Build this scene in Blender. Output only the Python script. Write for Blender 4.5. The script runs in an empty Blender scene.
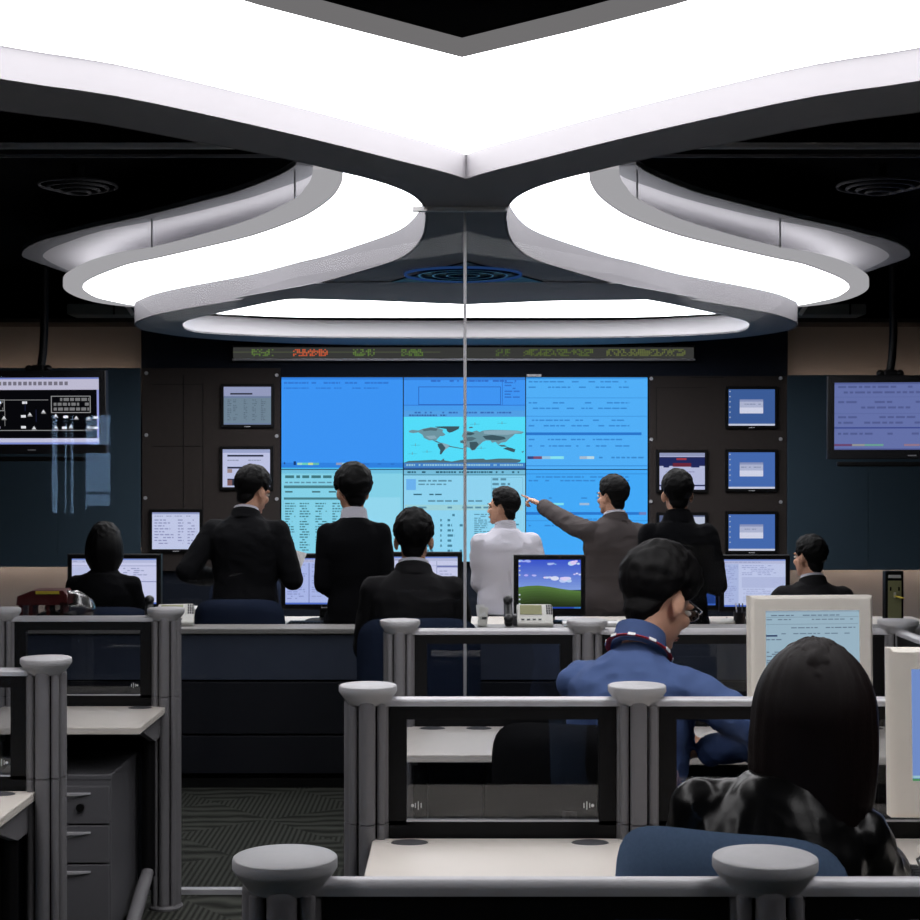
import bpy, bmesh, math, random
from mathutils import Vector, Matrix, Euler, noise
random.seed(7)
S = bpy.context.scene
COL = S.collection
F = 1600.0; EZ = 1.65; HY = 471.0
PI = math.pi
def X(px, Y): return (px - 460.0) * Y / F
def Zp(py, Y): return EZ + (HY - py) * Y / F
def W(px, py, Y): return Vector((X(px, Y), Y, Zp(py, Y)))
def PL(px, py, h):
    Y = F * h / (HY - py)
    return ((px - 460.0) * Y / F, Y)
def lin(c):
    r = []
    for v in c[:3]:
        v /= 255.0
        r.append(v / 12.92 if v <= 0.04045 else ((v + 0.055) / 1.055) ** 2.4)
    return tuple(r)

# ------------------------------------------------------------------ materials
MATS = {}
def mat(name, col, rough=0.5, metal=0.0, spec=0.5, var=0.06, scale=30.0, bump=0.0, bscale=200.0, stretch=None, sheen=0.0):
    m = bpy.data.materials.new(name); m.use_nodes = True
    nt = m.node_tree; n = nt.nodes; l = nt.links
    b = n['Principled BSDF']
    c = lin(col)
    tc = n.new('ShaderNodeTexCoord'); mp = n.new('ShaderNodeMapping')
    l.new(tc.outputs['Object'], mp.inputs[0])
    if stretch: mp.inputs['Scale'].default_value = stretch
    nz = n.new('ShaderNodeTexNoise'); nz.inputs['Scale'].default_value = scale; nz.inputs['Detail'].default_value = 3
    l.new(mp.outputs[0], nz.inputs['Vector'])
    mx = n.new('ShaderNodeMix'); mx.data_type = 'RGBA'
    mx.inputs[6].default_value = (*[v * (1 - var) for v in c], 1)
    mx.inputs[7].default_value = (*[min(1, v * (1 + var)) for v in c], 1)
    l.new(nz.outputs[0], mx.inputs[0]); l.new(mx.outputs[2], b.inputs['Base Color'])
    b.inputs['Roughness'].default_value = rough; b.inputs['Metallic'].default_value = metal
    b.inputs['Specular IOR Level'].default_value = spec
    if sheen: b.inputs['Sheen Weight'].default_value = sheen
    if bump:
        n2 = n.new('ShaderNodeTexNoise'); n2.inputs['Scale'].default_value = bscale; n2.inputs['Detail'].default_value = 2
        l.new(mp.outputs[0], n2.inputs['Vector'])
        bp = n.new('ShaderNodeBump'); bp.inputs['Strength'].default_value = bump; bp.inputs['Distance'].default_value = 0.002
        l.new(n2.outputs[0], bp.inputs['Height']); l.new(bp.outputs[0], b.inputs['Normal'])
    MATS[name] = m
    return m
def emit(name, col, strength, sampling='AUTO'):
    m = bpy.data.materials.new(name); m.use_nodes = True
    nt = m.node_tree; nt.nodes.clear()
    o = nt.nodes.new('ShaderNodeOutputMaterial'); e = nt.nodes.new('ShaderNodeEmission')
    e.inputs[0].default_value = (*col, 1); e.inputs[1].default_value = strength
    nt.links.new(e.outputs[0], o.inputs[0])
    m.cycles.emission_sampling = sampling
    MATS[name] = m; return m
def glassmat(name, refl, tint=(1, 1, 1), rough=0.0):
    m = bpy.data.materials.new(name); m.use_nodes = True
    nt = m.node_tree; nt.nodes.clear(); N = nt.nodes.new; l = nt.links
    o = N('ShaderNodeOutputMaterial'); t = N('ShaderNodeBsdfTransparent'); g = N('ShaderNodeBsdfGlossy'); mx = N('ShaderNodeMixShader')
    t.inputs[0].default_value = (*tint, 1); g.inputs['Roughness'].default_value = rough
    fr = N('ShaderNodeFresnel'); fr.inputs[0].default_value = 1.5
    ml = N('ShaderNodeMath'); ml.operation = 'MULTIPLY'; ml.inputs[1].default_value = refl
    l.new(fr.outputs[0], ml.inputs[0]); l.new(ml.outputs[0], mx.inputs[0])
    l.new(t.outputs[0], mx.inputs[1]); l.new(g.outputs[0], mx.inputs[2]); l.new(mx.outputs[0], o.inputs[0])
    MATS[name] = m; return m
def screenmat(name, strength, sampling='NONE'):
    m = bpy.data.materials.new(name); m.use_nodes = True
    nt = m.node_tree; nt.nodes.clear(); N = nt.nodes.new
    o = N('ShaderNodeOutputMaterial'); e = N('ShaderNodeEmission'); a = N('ShaderNodeAttribute'); a.attribute_name = 'Col'
    e.inputs[1].default_value = strength
    nt.links.new(a.outputs['Color'], e.inputs[0]); nt.links.new(e.outputs[0], o.inputs[0])
    m.cycles.emission_sampling = sampling
    MATS[name] = m; return m

mat('grey_metal', (112, 111, 114), 0.55, 0.0, 0.5, 0.05, 60)
mat('cap_plastic', (178, 178, 181), 0.55, 0, 0.4, 0.04, 120, 0.15, 600)
mat('silver', (186, 186, 190), 0.42, 0.25, 0.5, 0.04, 40)
mat('black_frame', (7, 7, 9), 0.5, 0, 0.25)
mat('black_core', (14, 14, 15), 0.6, 0, 0.2)
mat('panel_fabric', (24, 27, 34), 0.9, 0, 0.15, 0.2, 300, 0.3, 700)
mat('laminate', (214, 208, 200), 0.45, 0, 0.35, 0.02, 8)
mat('laminate_edge', (188, 184, 180), 0.5, 0, 0.3)
mat('counter_grey', (140, 138, 136), 0.5)
mat('cabinet', (92, 92, 96), 0.5, 0, 0.4, 0.05, 80)
mat('dark_plastic', (22, 22, 25), 0.45, 0, 0.4)
mat('mid_plastic', (70, 70, 74), 0.5, 0, 0.4)
mat('beige_plastic', (232, 227, 217), 0.5, 0, 0.35, 0.03, 20)
mat('white_plastic', (215, 214, 208), 0.5, 0, 0.35)
mat('navy_fabric', (34, 44, 66), 0.9, 0, 0.2, 0.15, 200, 0.3, 600)
mat('blue_fabric', (96, 120, 152), 0.9, 0, 0.2, 0.15, 200, 0.3, 600)
mat('black_fabric', (16, 16, 18), 0.9, 0, 0.15, 0.15, 200, 0.2, 600)
mat('console_blue', (62, 70, 88), 0.45, 0, 0.4, 0.12, 15)
mat('console_dark', (22, 24, 32), 0.55, 0, 0.3, 0.12, 15)
mat('brown_panel', (57, 51, 49), 0.7, 0, 0.2, 0.12, 25)
mat('navy_wall', (26, 32, 44), 0.8, 0, 0.2, 0.12, 10)
mat('wall_plaster', (158, 148, 142), 0.85, 0, 0.2, 0.05, 6)
mat('dark_wall', (40, 42, 48), 0.9, 0, 0.2, 0.1, 5)
mat('black_ceiling', (9, 9, 12), 0.95, 0, 0.05, 0.3, 4)
mat('canopy_grey', (150, 151, 156), 0.8, 0, 0.2, 0.04, 5)
mat('canopy_white', (222, 220, 224), 0.75, 0, 0.2, 0.03, 5)
mat('fascia_grey', (118, 116, 120), 0.8, 0, 0.2, 0.03, 5)
mat('cove_grey', (170, 168, 172), 0.8, 0, 0.2, 0.03, 5)
mat('reflection_grey', (150, 150, 154), 0.8, 0, 0.2, 0.03, 5)  # pale tone painted in for a reflection in the glass
mat('skin', (206, 158, 132), 0.55, 0, 0.35, 0.06, 60)
mat('eye_white', (225, 222, 215), 0.2, 0, 0.5)
mat('eye_iris', (30, 20, 15), 0.15, 0, 0.5)
mat('lip', (160, 95, 85), 0.45)
mat('hair_black', (5, 4, 5), 0.6, 0, 0.16, 0.5, 40, 0.6, 90, (8, 8, 1))
mat('hair_auburn', (16, 6, 6), 0.5, 0, 0.16, 0.6, 40, 0.7, 90, (9, 9, .8))
mat('suit_black', (20, 20, 23), 0.9, 0, 0.15, 0.15, 300, 0.2, 800)
mat('suit_charcoal', (30, 29, 31), 0.9, 0, 0.15, 0.2, 300, 0.2, 800)
mat('suit_brown', (74, 68, 68), 0.9, 0, 0.15, 0.15, 300, 0.2, 800)
mat('knit_black', (14, 14, 17), 0.95, 0, 0.1, 0.15, 300, 0.3, 500)
mat('leather', (8, 8, 9), 0.30, 0, 0.24, 0.2, 60, 0.08, 260)
mat('shirt_white', (208, 206, 216), 0.8, 0, 0.2, 0.03, 30)
mat('shirt_blue', (68, 87, 130), 0.85, 0, 0.2, 0.05, 30, 0.15, 900)
mat('trousers_dark', (22, 22, 27), 0.9, 0, 0.15)
mat('jeans', (50, 66, 100), 0.9, 0, 0.2, 0.2, 80, 0.2, 700)
mat('shoe', (16, 15, 15), 0.35)
mat('red_band', (170, 30, 40), 0.6)
mat('white_paint', (230, 230, 230), 0.6)
mat('maroon', (80, 18, 20), 0.5, 0, 0.35)
mat('yellow', (206, 186, 60), 0.6)
mat('chrome', (200, 200, 205), 0.18, 1.0)
mat('paper', (225, 225, 225), 0.8, 0, 0.2)
mat('lcd_olive', (150, 150, 110), 0.35)
mat('cable', (16, 16, 17), 0.5)
mat('duct_grey', (90, 98, 96), 0.6)
mat('reflection_blue', (30, 50, 110), 0.3, 0.5)  # blue highlights of the reflected rings put into the colour
emit('luminous', (1.0, 0.985, 1.0), 4.6)
emit('rim_fill_glow', (1.0, 0.97, 1.0), 0.40, 'NONE')  # weak glow stands in for light falling on the plain rim
emit('warm_led', (1.0, 0.76, 0.58), 4.0)
emit('warm_led_low', (1.0, 0.84, 0.72), 11.0)
emit('added_uplight', (1.0, 0.98, 1.0), 2.5)  # for the unseen strips added above the ribbon lights
emit('edge_fill_glow', (1.0, 0.97, 0.98), 0.16, 'NONE')  # weak glow stands in for bounce light on the front fascia
emit('reflection_blue_glow', (0.10, 0.30, 1.0), 0.12, 'NONE')  # faint glow standing in for the reflected blue ring
glassmat('clear_glass', 0.16, (0.95, 0.96, 0.965))
glassmat('panel_glass', 1.3, (0.88, 0.89, 0.91))
glassmat('spectacle', 0.5, (0.96, 0.96, 0.96))
glassmat('plastic_film', 3.0, (0.8, 0.8, 0.8), 0.25)
screenmat('screen', 1.0)
screenmat('screen_wall', 1.05, 'AUTO')

def acoustic():
    m = mat('acoustic', (58, 74, 86), 0.95, 0, 0.1, 0.35, 130, 0.4, 300); return m
acoustic()

def carpet():
    m = bpy.data.materials.new('carpet'); m.use_nodes = True
    nt = m.node_tree; n = nt.nodes; l = nt.links; b = n['Principled BSDF']
    tc = n.new('ShaderNodeTexCoord')
    mp = n.new('ShaderNodeMapping'); mp.inputs['Rotation'].default_value = (0, 0, 0.9)
    l.new(tc.outputs['Object'], mp.inputs[0])
    ck = n.new('ShaderNodeTexChecker'); ck.inputs['Scale'].default_value = 2.0
    l.new(mp.outputs[0], ck.inputs['Vector'])
    w1 = n.new('ShaderNodeTexWave'); w1.inputs['Scale'].default_value = 13; w1.inputs['Distortion'].default_value = 0.4
    l.new(tc.outputs['Object'], w1.inputs['Vector'])
    w2 = n.new('ShaderNodeTexWave'); w2.wave_type = 'RINGS'; w2.inputs['Scale'].default_value = 3; w2.inputs['Distortion'].default_value = 6
    l.new(tc.outputs['Object'], w2.inputs['Vector'])
    mw = n.new('ShaderNodeMix'); mw.data_type = 'FLOAT'
    l.new(ck.outputs['Fac'], mw.inputs[0]); l.new(w1.outputs['Fac'], mw.inputs[2]); l.new(w2.outputs['Fac'], mw.inputs[3])
    nz = n.new('ShaderNodeTexNoise'); nz.inputs['Scale'].default_value = 260
    l.new(tc.outputs['Object'], nz.inputs['Vector'])
    mc = n.new('ShaderNodeMix'); mc.data_type = 'RGBA'
    mc.inputs[6].default_value = (*lin((44, 45, 42)), 1); mc.inputs[7].default_value = (*lin((84, 86, 80)), 1)
    l.new(mw.outputs[0], mc.inputs[0])
    mm = n.new('ShaderNodeMix'); mm.data_type = 'RGBA'; mm.blend_type = 'MULTIPLY'; mm.inputs[0].default_value = 0.5
    l.new(mc.outputs[2], mm.inputs[6]); l.new(nz.outputs['Color'], mm.inputs[7])
    l.new(mm.outputs[2], b.inputs['Base Color'])
    b.inputs['Roughness'].default_value = 0.95; b.inputs['Specular IOR Level'].default_value = 0.1
    MATS['carpet'] = m
carpet()

# ------------------------------------------------------------------ mesh building
class MB:
    def __init__(s): s.bm = bmesh.new(); s.mi = 0
    def _mi(s, geom):
        for f in geom: f.material_index = s.mi
    def box(s, c, size, rot=None, bev=0.0, seg=2):
        b2 = bmesh.new()
        bmesh.ops.create_cube(b2, size=1.0)
        for v in b2.verts: v.co = Vector((v.co.x * size[0], v.co.y * size[1], v.co.z * size[2]))
        if bev > 0:
            bmesh.ops.bevel(b2, geom=list(b2.edges), offset=bev, segments=seg, profile=0.5, affect='EDGES')
        M = Matrix.Translation(c) @ (rot.to_matrix().to_4x4() if rot else Matrix())
        s.add(b2, M); return s
    def add(s, b2, M=None):
        mp = {}
        for v in b2.verts:
            mp[v] = s.bm.verts.new(M @ v.co if M else v.co)
        for f in b2.faces:
            try:
                nf = s.bm.faces.new([mp[v] for v in f.verts]); nf.smooth = f.smooth; nf.material_index = s.mi
            except ValueError: pass
        b2.free()
    def ring(s, c, ax, up, rx, ry, n):
        ax = ax.normalized(); u = (up - ax * up.dot(ax))
        if u.length < 1e-5: u = ax.orthogonal()
        u.normalize(); w = ax.cross(u)
        return [s.bm.verts.new(c + w * (rx * math.cos(2 * PI * i / n)) + u * (ry * math.sin(2 * PI * i / n))) for i in range(n)]
    def loft(s, rings, close=False, cap=True, smooth=True):
        n = len(rings[0]); fs = []
        R = list(rings) + ([rings[0]] if close else [])
        for a, b in zip(R[:-1], R[1:]):
            for i in range(n):
                j = (i + 1) % n
                f = s.bm.faces.new((a[i], a[j], b[j], b[i])); f.smooth = smooth; f.material_index = s.mi; fs.append(f)
        if cap and not close:
            for r, fl in ((rings[0], True), (rings[-1], False)):
                f = s.bm.faces.new(r[::-1] if fl else r); f.material_index = s.mi
                for e in f.edges: e.smooth = False
        return s
    def cyl(s, p0, p1, r0, r1=None, n=16, smooth=True):
        p0 = Vector(p0); p1 = Vector(p1); ax = p1 - p0; r1 = r0 if r1 is None else r1
        up = Vector((0, 0, 1)) if abs(ax.normalized().z) < .9 else Vector((0, 1, 0))
        return s.loft([s.ring(p0, ax, up, r0, r0, n), s.ring(p1, ax, up, r1, r1, n)], smooth=smooth)
    def tube(s, pts, r, n=10, close=False, flat=1.0):
        pts = [Vector(p) for p in pts]; rs = r if isinstance(r, (list, tuple)) else [r] * len(pts)
        rings = []; up = None
        for i, p in enumerate(pts):
            if close: t = pts[(i + 1) % len(pts)] - pts[i - 1]
            else: t = pts[min(i + 1, len(pts) - 1)] - pts[max(i - 1, 0)]
            t.normalize()
            if up is None: up = Vector((0, 0, 1)) if abs(t.z) < .9 else Vector((0, 1, 0))
            up = (up - t * up.dot(t)).normalized()
            rings.append(s.ring(p, t, up, rs[i], rs[i] * flat, n))
        return s.loft(rings, close=close)
    def lathe(s, prof, c=(0, 0, 0), n=32, sx=1, sy=1):
        c = Vector(c); rings = []
        for r, z in prof:
            rings.append([s.bm.verts.new(c + Vector((r * sx * math.cos(2 * PI * i / n), r * sy * math.sin(2 * PI * i / n), z))) for i in range(n)])
        return s.loft(rings)
    def sph(s, c, r, rot=None, u=16, v=10):
        b2 = bmesh.new(); bmesh.ops.create_uvsphere(b2, u_segments=u, v_segments=v, radius=1.0)
        rr = r if isinstance(r, (tuple, list)) else (r, r, r)
        for q in b2.verts: q.co = Vector((q.co.x * rr[0], q.co.y * rr[1], q.co.z * rr[2]))
        for f in b2.faces: f.smooth = True
        M = Matrix.Translation(c) @ (rot.to_matrix().to_4x4() if rot else Matrix())
        s.add(b2, M); return s
    def prism(s, poly, z0, z1, holes=()):
        """polygon (xy list) with holes, extruded between z0 and z1"""
        bm = s.bm
        loops = [poly] + list(holes)
        from mathutils.geometry import tessellate_polygon
        flat = [Vector((p[0], p[1], 0)) for lp in loops for p in lp]
        tris = tessellate_polygon([[Vector((p[0], p[1], 0)) for p in lp] for lp in loops])
        lo = [bm.verts.new((p.x, p.y, z0)) for p in flat]; hi = [bm.verts.new((p.x, p.y, z1)) for p in flat]
        for t in tris:
            a, b, c = t
            nrm = (flat[b] - flat[a]).cross(flat[c] - flat[a]).z
            if nrm < 0: b, c = c, b
            try:
                f = bm.faces.new((hi[a], hi[b], hi[c])); f.material_index = s.mi
                f = bm.faces.new((lo[a], lo[c], lo[b])); f.material_index = s.mi
            except ValueError: pass
        k = 0
        for lp in loops:
            n = len(lp)
            for i in range(n):
                j = (i + 1) % n
                try:
                    f = bm.faces.new((lo[k + i], lo[k + j], hi[k + j], hi[k + i])); f.material_index = s.mi
                except ValueError: pass
            k += n
        return s
    def frame(s, w, h, b, t, y0, y1, inset=.004):
        """rectangular frame around an opening w x h, borders b sides/top and t bottom; opening centre at 0,0, facing -Y"""
        o = [(-w / 2 - b, -h / 2 - t), (w / 2 + b, -h / 2 - t), (w / 2 + b, h / 2 + b), (-w / 2 - b, h / 2 + b)]
        i = [(-w / 2, -h / 2), (w / 2, -h / 2), (w / 2, h / 2), (-w / 2, h / 2)]
        def sh(p, d): return [(x - math.copysign(d, x), z - math.copysign(d, z)) for x, z in p]
        loops = [(o, y1), (o, y0 + inset), (sh(o, inset), y0), (sh(i, -inset), y0), (i, y0 + inset), (i, y1)]
        q = [[s.bm.verts.new((x, y, z)) for x, z in p] for p, y in loops]
        for k in range(6):
            a, c = q[k], q[(k + 1) % 6]
            for j in range(4):
                f = s.bm.faces.new((a[j], a[(j + 1) % 4], c[(j + 1) % 4], c[j])); f.material_index = s.mi
        return s
    def build(s, name, mats, parent=None, recalc=True, sharp=.62):
        if sharp:
            s.bm.normal_update()
            for e in s.bm.edges:
                if len(e.link_faces) == 2 and e.calc_face_angle(0) > sharp: e.smooth = False
        if recalc: bmesh.ops.recalc_face_normals(s.bm, faces=s.bm.faces)
        me = bpy.data.meshes.new(name); s.bm.to_mesh(me); s.bm.free()
        for m in (mats if isinstance(mats, (list, tuple)) else [mats]): me.materials.append(MATS[m])
        o = bpy.data.objects.new(name, me); COL.objects.link(o)
        if parent is not None: o.parent = parent
        return o
def tag(o, label=None, cat=None, group=None, kind=None):
    if label: o['label'] = label
    if cat: o['category'] = cat
    if group: o['group'] = group
    if kind: o['kind'] = kind
    return o
def thing(name, label, cat, loc=(0, 0, 0), rz=0.0, group=None):
    o = bpy.data.objects.new(name, None); COL.objects.link(o)
    o.location = loc; o.rotation_euler = (0, 0, rz); o.empty_display_size = 0.1
    return tag(o, label, cat, group)
def struct(o): o['kind'] = 'structure'; return o
def copy_tree(o, parent=None):
    c = o.copy(); COL.objects.link(c)
    if parent is not None:
        c.parent = parent
    for ch in list(o.children): copy_tree(ch, c)
    return c

# ------------------------------------------------------------------ screens
def screen_mesh(name, parent, w, h, items, matname='screen', loc=(0, 0, 0)):
    """a display in the local XZ plane facing -Y; items are (x0,y0,x1,y1,colour) or ('p',[pts],colour), y down, 0..1"""
    bm = bmesh.new(); cl = bm.loops.layers.float_color.new('Col')
    for k, it in enumerate(items):
        if it[0] == 'p': pts, c = it[1], it[2]
        else:
            x0, y0, x1, y1, c = it; pts = [(x0, y0), (x1, y0), (x1, y1), (x0, y1)]
        d = -0.00004 * k - (0.0004 if k else 0)
        vs = [bm.verts.new((loc[0] + (p[0] - .5) * w, loc[1] + d, loc[2] + (.5 - p[1]) * h)) for p in pts]
        f = bm.faces.new(vs)
        if len(vs) > 4 or it[0] == 'p':
            f.normal_update()
        L = lin(c)
        for lp in f.loops: lp[cl] = (*L, 1)
    big = [f for f in bm.faces if len(f.verts) > 4]
    if big: bmesh.ops.triangulate(bm, faces=big)
    me = bpy.data.meshes.new(name); bm.to_mesh(me); bm.free(); me.materials.append(MATS[matname])
    o = bpy.data.objects.new(name, me); COL.objects.link(o); o.parent = parent
    return o
RND = random.Random(11)
def words(x0, x1, y, hh, col, fill=0.75, wl=(0.02, 0.07)):
    r = []; x = x0
    while x < x1:
        w = RND.uniform(*wl); e = min(x1, x + w)
        if RND.random() < fill: r.append((x, y, e, y + hh, col))
        x = e + wl[0] * 0.6
    return r
def lines(x0, y0, x1, y1, n, col, hh=None, fill=.75, wl=(0.02, 0.07), ragged=True):
    r = []; st = (y1 - y0) / n; hh = hh or st * .45
    for i in range(n):
        xe = x0 + (x1 - x0) * (RND.uniform(.45, 1) if ragged else 1)
        r += words(x0, xe, y0 + i * st, hh, col, fill, wl)
    return r
def outline(x0, y0, x1, y1, t, col, a=1.3):
    return [(x0, y0, x1, y0 + t * a, col), (x0, y1 - t * a, x1, y1, col), (x0, y0, x0 + t, y1, col), (x1 - t, y0, x1, y1, col)]
# ================================================================== room shell
YG = 6.25           # glass wall
YB = 13.3           # back wall
XL, XR = -4.8, 4.8
YR = -3.5
ZC = 3.25
def bx(name, c, size, m, parent=None, bev=0):
    return MB().box(c, size, None, bev).build(name, m, parent)
struct(bx('floor', (0, (YR + YB) / 2, -.05), (XR - XL + .4, YB - YR + .4, .1), 'carpet'))
struct(bx('ceiling', (0, (YR + YB) / 2, ZC + .05), (XR - XL + .4, YB - YR + .4, .1), 'black_ceiling'))
struct(bx('wall_back', (0, YB + .05, ZC / 2), (XR - XL, .1, ZC), 'wall_plaster'))
struct(bx('wall_left', (XL - .05, (YR + YB) / 2, ZC / 2), (.1, YB - YR + .2, ZC), 'dark_wall'))
struct(bx('wall_right', (XR + .05, (YR + YB) / 2, ZC / 2), (.1, YB - YR + .2, ZC), 'dark_wall'))
# rear wall with one window (only seen mirrored in the glass wall)
wx0, wx1, wz0, wz1 = -4.15, -3.48, 1.2, 2.25
m = MB()
m.box(((XL + wx0) / 2, YR - .05, ZC / 2), (wx0 - XL, .1, ZC))
m.box(((XR + wx1) / 2, YR - .05, ZC / 2), (XR - wx1, .1, ZC))
m.box(((wx0 + wx1) / 2, YR - .05, wz0 / 2), (wx1 - wx0, .1, wz0))
m.box(((wx0 + wx1) / 2, YR - .05, (ZC + wz1) / 2), (wx1 - wx0, .1, ZC - wz1))
struct(m.build('wall_rear', 'dark_wall'))
m = MB()
def fb(x0, x1, z0, z1): m.box(((x0 + x1) / 2, YR - .05, (z0 + z1) / 2), (x1 - x0, .06, z1 - z0))
fb(wx0, wx0 + .05, wz0, wz1); fb(-4.03, -3.97, wz0, wz1); fb(-3.94, -3.91, wz0, wz1); fb(-3.87, -3.76, wz0, wz1); fb(-3.5, wx1, wz0, wz1)
fb(wx0, wx1, wz1 - .04, wz1); fb(-3.78, wx1, 1.83, 1.91); fb(-3.78, wx1, 1.415, 1.44); fb(-3.74, wx1, wz0, 1.30); fb(wx0, wx1, wz0, wz0 + .03)
wn = struct(m.build('window_1', 'black_frame'))
bx('window_pane', ((wx0 + wx1) / 2, YR - .07, (wz0 + wz1) / 2), (wx1 - wx0, .006, wz1 - wz0), 'clear_glass', wn)

# navy centre of the back wall
x0, x1 = X(141, 13.2), X(788, 13.2)
struct(bx('trim_1', ((x0 + x1) / 2, 13.25, 1.42), (x1 - x0, .08, 2.84), 'navy_wall'))
# bulkhead over the back wall
struct(bx('trim_2', (0, 13.1, 3.06), (XR - XL, .4, .38), 'black_ceiling'))
for i, (xa, xb) in enumerate(((XL, X(141, 13.2)), (X(788, 13.2), XR))):
    struct(bx('trim_%d' % (3 + i), ((xa + xb) / 2, 13.05, 2.86), (xb - xa, .42, .03), 'brown_panel'))
for sgn, px in ((-1, 103), (1, 830)):
    t = thing('ceiling_duct', 'grey metal duct box above the %s display' % ('left hanging' if sgn < 0 else 'right hanging'), 'duct', (X(px, 12.6), 12.6, 2.86))
    MB().box((0, 0, .05), (.5, .3, .085), None, .01).build('casing', 'duct_grey', t)
    MB().box((-.24 * -sgn * -1, -.16, .05), (.03, .02, .11), Euler((0, .6 * sgn, 0)), .003).build('bracket', 'white_paint', t)
    MB().box((.12, -.155, .05), (.015, .01, .085)).build('joint_strip', 'black_frame', t)

# acoustic panels, standing off the wall with warm strips behind
for (p0, p1, q0, q1, side) in ((-110, 140, 368, 567, 'left'), (788, 1030, 375, 570, 'right')):
    Y = 13.08
    xa, xb = max(X(p0, Y), XL + .02), min(X(p1, Y), XR - .02); za, zb = Zp(q1, Y), Zp(q0, Y)
    t = thing('acoustic_panel', 'dark blue grey acoustic wall panel behind the %s hanging display' % side, 'wall panel', ((xa + xb) / 2, Y, za))
    n = 3; w = (xb - xa) / n
    for i in range(n):
        MB().box(((i - 1) * w, .025, (zb - za) / 2), (w - .003, .05, zb - za), None, .004).build('board', 'acoustic', t)
    MB().box((0, .10, (zb - za) / 2), (xb - xa - .3, .1, zb - za - .3)).build('batten', 'black_core', t)
    for nm, zz, pw in (('bottom', .06, 1), ('top', zb - za - .085, 1)):
        MB().box((0, .075, zz), (xb - xa - .06, .02, .02)).build('light_strip', 'warm_led' if nm == 'top' else 'warm_led_low', t)
# low credenza ledge under the side panels keeps the lit wall band short
for sgn in (-1, 1):
    struct(bx('baseboard_%s' % ('left' if sgn < 0 else 'right'), (sgn * 3.72, 13.27, .06), (2.1, .05, .12), 'black_frame'))

# ------------------------------------------------------------------ glass wall
g = bpy.data.objects.new('wall_glass', None); COL.objects.link(g); g.location = (0, YG, 0); struct(g)
xs = X(465, YG)
HS = 1.03; TH = .138; ZS = EZ + HS; HT = 2.91
def pane_poly(poly):
    m = MB(); m.prism(poly, -.005, .005)
    for v in m.bm.verts: v.co = Vector((v.co.x, v.co.z, v.co.y))
    return m.build('glass_pane', 'clear_glass', g)
nk = .20
pane_poly([(XL, .02), (xs - .003, .02), (xs - .003, ZS), (-nk + .03, ZS), (-nk + .03, HT), (XL, HT)])
pane_poly([(xs + .003, .02), (XR, .02), (XR, HT), (nk + .01, HT), (nk + .01, ZS), (xs + .003, ZS)])
MB().box((xs, 0, ZS / 2), (.012, .014, ZS - .01)).build('glass_joint', 'silver', g)
MB().box((0, 0, ZS - .008), (2 * nk - .03, .03, .016)).build('top_channel', 'white_paint', g)
for xa, xb in ((XL, -nk), (nk, XR)):
    MB().box(((xa + xb) / 2, 0, HT + .01), (xb - xa, .03, .02)).build('top_channel', 'white_paint', g)
    MB().box(((xa + xb) / 2, -.03, HT - .035), (xb - xa, .012, .012)).build('top_channel', 'grey_metal', g)
MB().box((0, 0, .01), (XR - XL, .04, .02)).build('floor_track', 'silver', g)
for xa, xb in ((XL, -nk), (nk, XR)):
    MB().box(((xa + xb) / 2, 0, (HT + .02 + ZC) / 2), (xb - xa, .06, ZC - HT - .02)).build('header', 'black_ceiling', g)

# ================================================================== ceiling canopy and lights
def mir(pts): return [(0.035 * 0 + 2 * 0.0 - x + 2 * (6 * y / F), y) for x, y in pts][::-1]
outer = [(0, 110), (100, 123), (200, 142), (260, 153), (311, 164), (344, 172), (371, 178.5), (399, 187.5), (417, 196.5), (426, 206), (428, 214), (428, 222),
         (424, 238), (412, 252), (394, 261.5), (360, 272), (326, 281.6), (300, 287), (252, 298), (187, 308.7), (154, 315.5), (137, 322)]
outer_far = [(136, 325), (141, 329), (150, 331.5), (187, 337), (240, 341), (300, 343.5), (380, 345.5), (466, 346)]
def chain(pts, h): return [PL(a, b, h) for a, b in pts]
oc = [(-2.45, .6), (-2.4, 1.8), (-2.25, 2.9), (-2.05, 3.6), (-1.72, 4.2)] + chain(outer, HS)
of = chain(outer_far, HS)
hole = [(0, 80), (115, 97), (225, 120), (320, 142), (400, 162), (440, 172), (466, 180)]
hc = [(-2.2, .6), (-2.15, 1.8), (-2.02, 2.8), (-1.85, 3.4), (-1.57, 3.85)] + chain(hole, HS)
oval = [(466, 338.5), (380, 338.3), (300, 337.6), (230, 335), (198, 332.6), (187, 330), (183, 326), (184, 322.5), (193, 319), (226, 311.5), (274, 301.5), (303, 299), (380, 301), (466, 304.5)]
ov = chain(oval, HS)
def smooth_chain(p, k=3):
    out = []
    n = len(p)
    for i in range(n - 1):
        p0 = p[max(i - 1, 0)]; p1 = p[i]; p2 = p[i + 1]; p3 = p[min(i + 2, n - 1)]
        for j in range(k):
            t = j / k
            q = [0.5 * ((2 * p1[a]) + (-p0[a] + p2[a]) * t + (2 * p0[a] - 5 * p1[a] + 4 * p2[a] - p3[a]) * t * t + (-p0[a] + 3 * p1[a] - 3 * p2[a] + p3[a]) * t ** 3) for a in (0, 1)]
            out.append(tuple(q))
    out.append(p[-1]); return out
ocs = smooth_chain(oc); ofs = smooth_chain(of); hcs = smooth_chain(hc); ovs = smooth_chain(ov)
body = ocs + ofs[:-1] + [ofs[-1]] + mir(ofs[:-1]) + mir(ocs) + mir(hcs)[:0]
hole_back = mir(hcs)              # right side, from centre... reversed order
body = ocs + ofs + mir(ofs)[1:] + mir(ocs) + (hcs + mir(hcs)[1:])[::-1]
ovh = ovs + mir(ovs)[1:-1]
t = thing('ceiling_canopy', 'dark grey hourglass shaped suspended ceiling canopy with white edges', 'ceiling canopy', (0, 0, ZS))
m = MB(); m.prism(body, 0, .012, [ovh]); m.build('underside', 'canopy_grey', t)
m = MB()
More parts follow.
